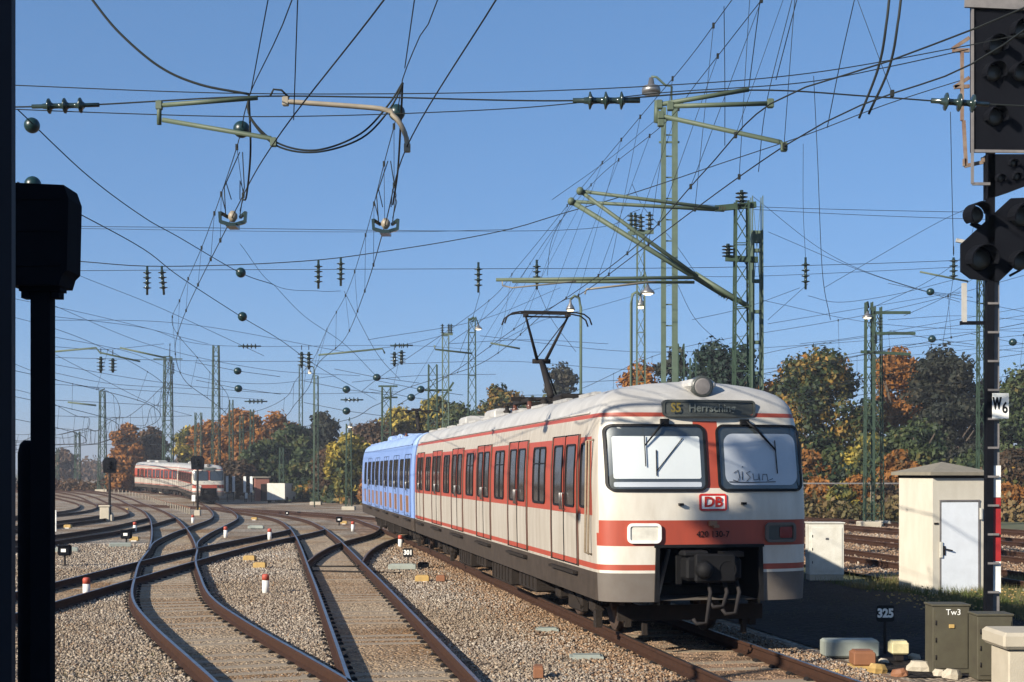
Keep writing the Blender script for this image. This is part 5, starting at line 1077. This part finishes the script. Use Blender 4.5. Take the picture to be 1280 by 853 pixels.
for px, y0, y1, Y, lb in ((1192, 322, 350, 45, 'insulator string just left of the signal plate on the right'), (184, 372, 372, 0, ''), (126, 446, 466, 60, 'insulator string over the left trees'), (141, 448, 466, 60, 'slanting insulator string over the left trees'), (377, 440, 460, 75, 'left insulator string above the dark trees'), (386, 440, 462, 75, 'right insulator string above the dark trees'), (493, 440, 458, 75, 'left insulator string above the blue car'), (502, 438, 456, 75, 'right insulator string above the blue car')):
    if Y: hang_ins(px, y0, y1, Y, lb)
# horizontal insulators and slim arms of the third span
for (px, py, Y, lb) in ((312, 433, 62, 'horizontal insulator right of the slender tower mast'), (502, 432, 64, 'horizontal insulator above the blue car'), (440, 500, 110, 'horizontal insulator above the yellow tree'), (320, 502, 140, 'horizontal insulator above the green trees on the left')):
    c = P(px, py, Y); o = empty('insulator_string', c, 0, lb, 'insulator', 'horizontal insulators'); m = MB(); insul(m, (-0.5*Y/62, 0, 0), (0.5*Y/62, 0, 0), 0.12*Y/62, 4, k0=.15, k1=.85); m.build('sheds', 'insulator', o)
for pp, Y, lb in (([(66, 440), (120, 435), (125, 441), (175, 452)], 60, 'slim steady arm over the left trees'), ([(150, 435), (205, 447)], 62, 'slim steady arm left of the tower mast'), ([(398, 444), (440, 440), (478, 436), (481, 442)], 62, 'slim steady arm above the middle track'), ([(543, 432), (544, 437), (590, 442)], 70, 'slim steady arm left of the lamp mast'), ([(613, 429), (650, 436)], 70, 'slim steady arm above the near train roof'), ([(85, 503), (120, 507)], 110, 'tiny steady arm far left'), ([(1150, 340), (1210, 352)], 60, 'slim arm left of the signal plate')):
    c = P(*pp[0], Y); o = empty('registration_arm', c, 0, lb, 'arm', 'slim steady arms farther off'); MB().tube([P(a, b, Y)-c for a, b in pp], 0.0007*Y, 6).build('tube', 'arm_green', o)
for (px, py, Y, lb) in ((1163, 365, 45, 'glass ball under the wires left of the signal plate'), (1165, 424, 60, 'lower glass ball above the dark tree on the right'), (1266, 428, 60, 'glass ball right of the W6 mast'), (297, 464, 60, 'glass ball right of the slender tower mast'), (298, 486, 60, 'lower glass ball right of the slender tower mast'), (433, 487, 60, 'glass ball above the yellow tree'), (433, 514, 70, 'lower glass ball above the yellow tree'), (471, 472, 70, 'glass ball over the trees left of the blue car'), (526, 487, 70, 'glass ball above the roof of the blue car'), (514, 497, 70, 'lower glass ball above the roof of the blue car')):
    c = P(px, py, Y); o = empty('ball_insulator', c, 0, lb, 'insulator', 'glass ball insulators farther off'); r = Y*0.0026
    MB().lathe((0, 0, 0), [(0.01, -r)]+[(r*1.1*math.cos(a), r*math.sin(a)) for a in [x*math.pi/10 for x in range(-4, 5)]]+[(0.01, r)], n=12).build('glass_ball', 'ball_green', o)
    MB().tube([(-Y*0.03, 0, Y*0.006), (0, 0, 0), (Y*0.03, 0, -Y*0.004)], Y*0.00018, 5).build('wire', 'wire', o)
# ------------------------------------------------------------------ vegetation
def leafcloud(centers, radii, n, size, zsq=0.8, shell=0.55):
    k = len(centers); w = radii**2; idx = rng.choice(k, n, p=w/w.sum())
    d = rng.normal(size=(n, 3)); d /= np.linalg.norm(d, axis=1)[:, None]; r = shell+(1-shell)*rng.random(n)**0.6
    r *= 1+0.18*rng.normal(size=n)
    p = centers[idx]+d*r[:, None]*radii[idx][:, None]*np.array([1, 1, zsq])
    nrm = d*0.9+rng.normal(size=(n, 3))*0.55; nrm /= np.linalg.norm(nrm, axis=1)[:, None]
    t = np.cross(nrm, rng.normal(size=(n, 3))); t /= np.linalg.norm(t, axis=1)[:, None]; b = np.cross(nrm, t)
    s = size*rng.uniform(0.5, 1.3, n)[:, None]
    q = np.stack([p+t*s, p+b*s*0.6, p-t*s, p-b*s*0.6], 1).reshape(-1, 3)
    return q, np.arange(n*4).reshape(-1, 4)
def tree(px, ybase, ytop, wpx, Y, leaf, label, n=9000, name='tree', lumps=15, sq=0.85, trunk=0.3, kind='round', group='trees along the edge of the yard'):
    x = (px-640)/F*Y; z0 = g(Y)-0.3; H = EYE-(ytop-HOR)/F*Y-z0; Wd = wpx/F*Y*(1.18 if kind == 'round' else 1)
    o = empty(name, (x, Y, z0), 0, label, 'tree', group)
    cs, rs = [], []
    if kind == 'round':
        ch = H*0.86; 
        for k in range(int(lumps*3.4)):
            a = rng.random()*6.283; t = rng.random(); hh = H*0.12+ch*0.12+(ch*0.78)*t; env = math.sin(math.pi*min(1, 0.16+0.80*t))**0.6
            rad = Wd*(0.5)*env*rng.uniform(0.25, 0.80); r = Wd*rng.uniform(0.065, 0.165)
            cs.append((math.cos(a)*rad, math.sin(a)*rad, min(hh, H-r*0.75))); rs.append(r)
        cs.append((0, 0, H*0.6)); rs.append(Wd*0.28); cs.append((0, 0, H-Wd*0.16)); rs.append(Wd*0.17)
        for k in range(7): a = rng.random()*6.283; q_ = rng.uniform(.12, .30)*Wd; cs.append((math.cos(a)*q_, math.sin(a)*q_, H-Wd*rng.uniform(.22, .5))); rs.append(Wd*rng.uniform(.11, .19))
    else:
        for k in range(lumps*3):
            t = rng.random(); a = rng.random()*6.283; rad = Wd*0.5*(1-t)*rng.uniform(0.3, 1); cs.append((math.cos(a)*rad, math.sin(a)*rad, H*(0.10+0.88*t))); rs.append(max(0.25, Wd*0.15*(1.1-t)))
    q, f = leafcloud(np.array(cs), np.array(rs), n, 0.0028*Y*0.5+0.06, 0.8 if kind == 'round' else 0.35, 0.35)
    q[:, 2] = np.maximum(q[:, 2], 0.1)
    npmesh('crown', q, f, leaf, o)
    m = MB(); m.tube([(0, 0, -0.2), (0.1, 0, H*0.25), (-0.05, 0.1, H*0.55), (0.05, 0, H*0.85)], [trunk, trunk*0.75, trunk*0.45, 0.06], 8)
    for k in range(7): a = rng.random()*6.283; h0 = H*rng.uniform(0.2, 0.6); m.tube([(0, 0, h0), (math.cos(a)*Wd*0.18, math.sin(a)*Wd*0.18, h0+H*0.12), (math.cos(a)*Wd*0.36, math.sin(a)*Wd*0.36, h0+H*0.25)], [trunk*0.4, trunk*0.25, 0.04], 6)
    m.build('trunk', 'bark', o); return o
T = tree
# right side, from left to right
T(800, 600, 448, 85, 112, 'leaf_orange', 'yellow orange tree left of the tall lamp mast, peeking over the near train', 6000)
T(846, 600, 432, 60, 118, 'leaf_dark', 'dark tree directly behind the tall lamp mast', 5000)
T(893, 600, 420, 100, 108, 'leaf_conifer', 'wide dark spruce between the lamp mast and the lattice mast', 9000, name='conifer')
T(925, 600, 455, 70, 116, 'leaf_conifer', 'low dark spruce behind the lattice mast', 5000, name='conifer')
T(1026, 640, 427, 128, 106, 'leaf_mixed', 'large half green half orange tree right of the near train front', 17000, lumps=26)
T(968, 640, 470, 74, 112, 'leaf_orange', 'orange tree partly behind the top corner of the train', 5000)
T(1122, 640, 430, 78, 112, 'leaf_orange', 'tall orange tree behind the twin lattice masts', 9000)
T(1178, 640, 428, 100, 108, 'leaf_dark', 'dark purple green tree left of the W6 mast', 13000, lumps=22)
T(1235, 640, 470, 70, 112, 'leaf_brown', 'brown green tree just behind the W6 mast', 7000)
T(1275, 640, 455, 90, 106, 'leaf_green', 'green tree at the right edge', 9000)
T(1150, 640, 520, 90, 98, 'leaf_green', 'lower green tree right above the shed roof', 8000)
T(1090, 640, 540, 80, 96, 'leaf_yellow', 'low yellow orange tree behind the twin masts', 6000)
T(1050, 640, 555, 90, 97, 'leaf_green', 'low dark green tree left of the twin masts', 6000)
T(1010, 640, 560, 60, 95, 'leaf_orange', 'low orange shrub tree next to the train front', 4000)
T(1125, 640, 560, 60, 93, 'leaf_orange', 'orange shrub tree above the shed roof', 4500)
T(1215, 640, 560, 80, 94, 'leaf_green', 'green shrub tree right above the shed', 5500)
T(1265, 640, 560, 70, 92, 'leaf_brown', 'brown orange shrub tree right of the red and white mast marker', 5000)
for k_, (px, yt, w_, Y_, lf, lb) in enumerate([(1022, 596, 44, 90, 'leaf_orange', 'low orange bush at the foot of the bank next to the train front'), (1050, 604, 40, 88, 'leaf_yellow', 'low yellow bush left of the twin masts'), (1072, 592, 36, 91, 'leaf_orange', 'low orange bush just left of the twin masts'), (1108, 600, 34, 88, 'leaf_brown', 'low brown bush between the twin masts and the shed'), (1262, 604, 44, 88, 'leaf_orange', 'low orange bush right of the mast marker')]): T(px, 640, yt, w_, Y_, lf, lb, 2200, name='bush', trunk=0.08)
# left side
T(158, 600, 527, 48, 215, 'leaf_orange', 'round orange tree left of the distant train', 6000)
T(191, 600, 532, 46, 220, 'leaf_brown', 'brown orange tree behind the tower mast', 5000)
T(152, 606, 578, 44, 185, 'leaf_orange', 'bright orange bush at the tail of the distant train', 3500, name='bush')
T(235, 600, 532, 40, 205, 'leaf_yellow', 'yellow orange tree above the cab of the distant train', 5000)
T(262, 605, 524, 54, 200, 'leaf_orange', 'rusty orange tree right of the slender tower mast', 6000)
T(300, 612, 508, 70, 190, 'leaf_orange', 'tall orange tree right of the distant train', 9000)
T(345, 615, 512, 62, 188, 'leaf_orange', 'orange tree behind the dark green trees', 7000)
T(330, 622, 548, 70, 165, 'leaf_green', 'green tree right of the distant train cab', 8000)
T(365, 622, 528, 66, 168, 'leaf_green', 'dark green tree left of the thin lamp post', 8000)
T(402, 622, 513, 56, 180, 'leaf_dark', 'dark tree in the gap above the thin lamp post', 7000)
T(385, 624, 560, 62, 160, 'leaf_green', 'bushy green tree above the white van', 7000)
T(296, 622, 575, 56, 160, 'leaf_brown', 'low brown tree right of the distant train cab', 4500)
T(438, 626, 540, 64, 140, 'leaf_yellow', 'bright yellow green tree left of the blue car', 10000, lumps=20)
T(408, 626, 560, 46, 150, 'leaf_brown', 'purple brown tree left of the yellow green tree', 5000)
T(470, 626, 522, 70, 165, 'leaf_brown', 'brownish tree behind the blue car', 7000)
T(470, 628, 590, 50, 128, 'leaf_orange', 'low orange bush at the tail of the blue car', 3500, name='bush')
T(500, 620, 505, 60, 175, 'leaf_yellow', 'pale yellow tree above the blue car', 6000)
T(545, 620, 492, 56, 170, 'leaf_yellow', 'yellow tree behind the short broad mast', 5000)
T(575, 620, 500, 60, 150, 'leaf_green', 'dark green tree behind the roof of the first car', 5500)
T(622, 620, 478, 64, 150, 'leaf_mixed', 'green and orange round tree over the train roof', 7500)
T(665, 620, 495, 50, 160, 'leaf_green', 'green tree left of the pantograph base', 4500)
T(702, 620, 452, 54, 165, 'leaf_dark', 'dark tree top behind the pantograph', 4000)
T(598, 620, 508, 80, 158, 'leaf_green', 'wide dark green tree behind the rear roof of the first car', 8000)
T(645, 620, 505, 80, 166, 'leaf_brown', 'brown tree behind the roof vents of the first car', 7000)
T(690, 620, 490, 66, 150, 'leaf_green', 'green tree directly behind the pantograph', 6500)
T(735, 620, 500, 60, 150, 'leaf_orange', 'orange brown tree right of the pantograph', 5000)
T(525, 620, 510, 70, 180, 'leaf_brown', 'brown tree behind the joint of blue and red car', 6000)
T(80, 603, 560, 34, 330, 'leaf_brown', 'far hazy brown tree beside the black posts', 3000)
# undergrowth (uncountable)
def scrub(name, poly, hmin, hmax, n, leafm, label, size=0.2, Yt=None):
    P0 = np.array(poly); i = rng.integers(0, len(P0)-1, n); t = rng.random(n); a = P0[i]+(P0[i+1]-P0[i])*t[:, None]
    x = a[:, 0]; y = a[:, 1]+rng.random(n)*a[:, 2]
    hump = 0.5+0.25*np.sin(x*0.9+np.sin(y*0.7+x*0.31)*2)+0.25*np.sin(x*0.37+y*1.23+np.sin(x*1.9)); hh = hmin+(hmax-hmin)*hump*rng.random(n)**0.5
    z = np.array([g(v) for v in y])-0.3+hh*rng.random(n)**0.7
    c = np.stack([x, y, z], 1); d = rng.normal(size=(n, 3)); d[:, 2] = abs(d[:, 2])*0.6; d /= np.linalg.norm(d, axis=1)[:, None]
    tt = np.cross(d, rng.normal(size=(n, 3))); tt /= np.linalg.norm(tt, axis=1)[:, None]; b = np.cross(d, tt); s = size*rng.uniform(.5, 1.3, n)[:, None]
    q = np.stack([c+tt*s, c+b*s*.6, c-tt*s, c-b*s*.6], 1).reshape(-1, 3)
    tag(npmesh(name, q, np.arange(n*4).reshape(-1, 4), leafm), label, 'undergrowth', kind='stuff')
scrub('undergrowth', [(8, 88, 14), (20, 86, 12), (32, 84, 12), (48, 82, 14)], 0.4, 2.2, 30000, 'scrub', 'brown and green scrub on the bank behind the right hand tracks')
scrub('hedge', [(15, 92, 10), (30, 90, 10), (50, 88, 12)], 1.2, 4.4, 26000, 'leaf_mixed', 'dark green and rust hedge growth below the right hand trees', 0.22)
scrub('undergrowth', [(-75, 196, 8), (-55, 190, 8), (-44, 186, 8)], 0.6, 2.2, 7000, 'leaf_brown', 'reddish brown scrub left of the distant train', 0.3)
scrub('undergrowth', [(-27, 158, 8), (-20, 148, 8), (-10, 132, 8)], 0.8, 2.6, 12000, 'leaf_mixed', 'mixed scrub below the trees between the distant train and the blue car', 0.28)
scrub('woodland', [(-150, 430, 40), (-110, 420, 40), (-70, 380, 40), (-30, 330, 30), (10, 300, 30), (60, 260, 20), (110, 240, 20)], 3, 9, 30000, 'leaf_brown', 'far belt of hazy autumn woodland closing the horizon', 0.75)
def grass(name, x0, x1, y0, y1, n, h, label, keep=None):
    x = rng.uniform(x0, x1, n); y = rng.uniform(y0, y1, n); k = (np.sin(x*2.1)+np.cos(y*1.7+x)+rng.normal(size=n)*0.7) > -0.4
    if keep is not None: k &= keep(x, y)
    x, y = x[k], y[k]; n = len(x); a = rng.random(n)*6.283; w = 0.008; hh = h*rng.uniform(.3, 1.2, n); z = np.array([g(v) for v in y])-0.25
    lx, ly = rng.normal(0, .3, n)*hh, rng.normal(0, .3, n)*hh
    v = np.stack([np.stack([x-np.cos(a)*w, y-np.sin(a)*w, z], 1), np.stack([x+np.cos(a)*w, y+np.sin(a)*w, z], 1), np.stack([x+lx, y+ly, z+hh], 1)], 1).reshape(-1, 3)
    tag(npmesh(name, v, np.arange(n*3).reshape(-1, 3), 'grass_blade'), label, 'grass', kind='stuff')
grass('grass', 5.4, 13.5, 24.5, 34.5, 60000, 0.26, 'rough grass and weeds around the cream shed', lambda x, y: (x*DN.x+y*DN.y > 13.4))
grass('grass', 7, 30, 34.5, 60, 30000, 0.3, 'rough grass strip beside the right hand tracks', lambda x, y: (x*DN.x+y*DN.y > 9.5) & (x*DN.x+y*DN.y < 15.4))
grass('weeds', 4.5, 9.5, 22, 36, 9000, 0.10, 'low dark weeds on the shade-darkened strip in the shadow of the near train', lambda x, y: (x*DN.x+y*DN.y > 8.6) & (x*DN.x+y*DN.y < 13.6))
grass('weeds', -6.0, -4.4, 17.0, 20.6, 4000, 0.10, 'patch of low dry weeds in the gravel at the lower left')
# yellow flowers near the shed
n = 260; fx = rng.uniform(7.5, 12.5, n); fy = rng.uniform(26, 30.2, n); m = MB()
for x, y in zip(fx, fy): m.box((x, y, -0.25+random.uniform(.12, .30)), (0.03, 0.03, 0.02))
tag(m.build('wild_flowers', 'yellow_paint'), 'small yellow flowers in the grass before the shed', 'flowers', kind='stuff')
# van, brick hut, guard rail, small house parts far off
c = gnd(372, 624, -0.25); o = empty('parked_van', (c.x, 150, g(150)-0.3), R(84), 'white van parked under the green trees right of the distant train', 'van')
m = MB(); m.prism([(-2.2, 0.4), (2.2, 0.4), (2.25, 1.1), (1.5, 1.25), (0.9, 2.1), (-2.2, 2.15)], -0.95, 0.95, lambda a, b, h: Vector((a, h, b))); m.build('body', 'cabinet_white', o)
for x in (-1.4, 1.4):
    for y in (-0.9, 0.9): MB().lathe((x, y, 0.36), [(0.34, -0.12), (0.36, -0.1), (0.36, 0.1), (0.34, 0.12)], (0, 1, 0), 16).build('wheel', 'rubber', o)
m = MB(); m.prism([(0.55, 1.3), (1.35, 1.3), (0.9, 1.95), (0.55, 1.95)], -0.96, 0.96, lambda a, b, h: Vector((a, h, b))); m.build('window', 'dark_glass', o)
o = empty('brick_hut', ((327-640)/F*155, 155, g(155)-0.3), R(15), 'small red brick hut between the green trees right of the distant train', 'hut')
m = MB(); m.box((0, 0, 1.3), (1.5, 1.6, 2.6)); m.build('wall', 'brick_red', o); m = MB(); m.box((0, 0, 2.68), (1.8, 1.9, 0.16)); m.build('roof', 'roof_stone', o); m = MB(); m.box((0.2, -0.81, 1.0), (0.7, 0.05, 1.9)); m.build('door', 'underframe', o)
o = empty('guard_rail', (20.5, 84, g(84)-0.3), 0, 'low pale concrete rail at the top of the scrub bank left of the twin masts', 'rail')
m = MB(); m.bar((-3.5, 3, 2.3), (8, 3, 2.3), 0.08, 0.09); m.build('beam', 'mast_grey', o); m = MB()
for k in range(3): m.bar((-3.3+5*k, 3.06, 0), (-3.3+5*k, 3.06, 2.3), 0.14)
m.build('support', 'concrete', o)
for px, Y, lb in ((310, 150, 'pair of white marker boards by the trees right of the distant train'), (288, 152, 'pair of white marker boards just right of the distant cab')):
    o = empty('marker_boards', ((px-640)/F*Y, Y, g(Y)-0.3), 0, lb, 'boards')
    for k in (-0.35, 0.35): MB().box((k, 0, 2.0), (0.28, 0.06, 1.7), bev=0.01).build('board', 'marker_white', o); MB().bar((k, 0.08, 0), (k, 0.08, 2.8), 0.08).build('post', 'iron_dark', o)
# far hills
m = MB(); n = 60; vs = []
for i in range(n+1):
    x = -1500+2600*i/n; h = 10+9*math.sin(i*0.35)+5*math.sin(i*0.9+1); vs += [(x, 2200, -2), (x, 2260, h), (x, 2500, h*0.9)]
m.add(vs, [(3*i+j, 3*i+3+j, 3*i+4+j, 3*i+1+j) for i in range(n) for j in (0, 1)], 0, True); tag(m.build('hills', 'hill_far'), kind='structure')

# unseen block and tree added to shade the column and dapple the train front
o = empty('added_shade_block', (-9, -3.5, -0.3), 0, 'added grey block that shades the left column, outside the picture', 'building')
m = MB(); m.box((0, 0, 4.2), (8, 14, 8.4)); m.build('wall', 'concrete', o); m = MB(); m.box((0, 0, 8.55), (8.6, 14.6, 0.3)); m.build('roof', 'roof_stone', o)
for k in range(4):
    for j in range(2):
        f = MB().box((4.01, -5+k*3.2, 2+j*3.4), (0.08, 1.5, 1.8)).build('window', 'dark_glass', o)
def shade_tree(x, y, H, cz, r, n):
    o = empty('tree', (x, y, -0.3), 0, 'sparse tree added to dapple the train front, outside the picture', 'tree')
    cs = [(rng.uniform(-r, r)*.8, rng.uniform(-r, r)*.8, cz+rng.uniform(-r, r)*1.2) for _ in range(22)]; rs = rng.uniform(0.28, 0.6, 22)
    q, f = leafcloud(np.array(cs), rs, n, 0.12, 0.8, 0.3); npmesh('crown', q, f, 'leaf_yellow', o)
    m = MB(); m.tube([(0, 0, -0.2), (0.1, 0, cz*0.5), (0, 0.1, cz), (0.05, 0, cz+r)], [0.16, 0.12, 0.07, 0.03], 8)
    for c in cs[:14]: m.tube([(0, 0, c[2]-1.5), c], [0.04, 0.012], 5)
    m.build('trunk', 'bark', o)
shade_tree(-11.0, 5.55, 13, 11.5, 0.85, 6000)

# the air: pale haze over the whole yard
hz = MB().box((0, 1285, 23.5), (3900, 2790, 53)).build('haze', 'thin_glass'); tag(hz, kind='stuff')
hm = bpy.data.materials.new('haze'); hm.use_nodes = True; hn = hm.node_tree.nodes; hn.clear(); ho = hn.new('ShaderNodeOutputMaterial'); hv = hn.new('ShaderNodeVolumePrincipled')
hv.inputs['Color'].default_value = (0.56, 0.60, 0.68, 1); hv.inputs['Density'].default_value = 0.0006; hv.inputs['Anisotropy'].default_value = 0.0; hm.node_tree.links.new(hv.outputs[0], ho.inputs['Volume'])
hz.data.materials.clear(); hz.data.materials.append(hm)
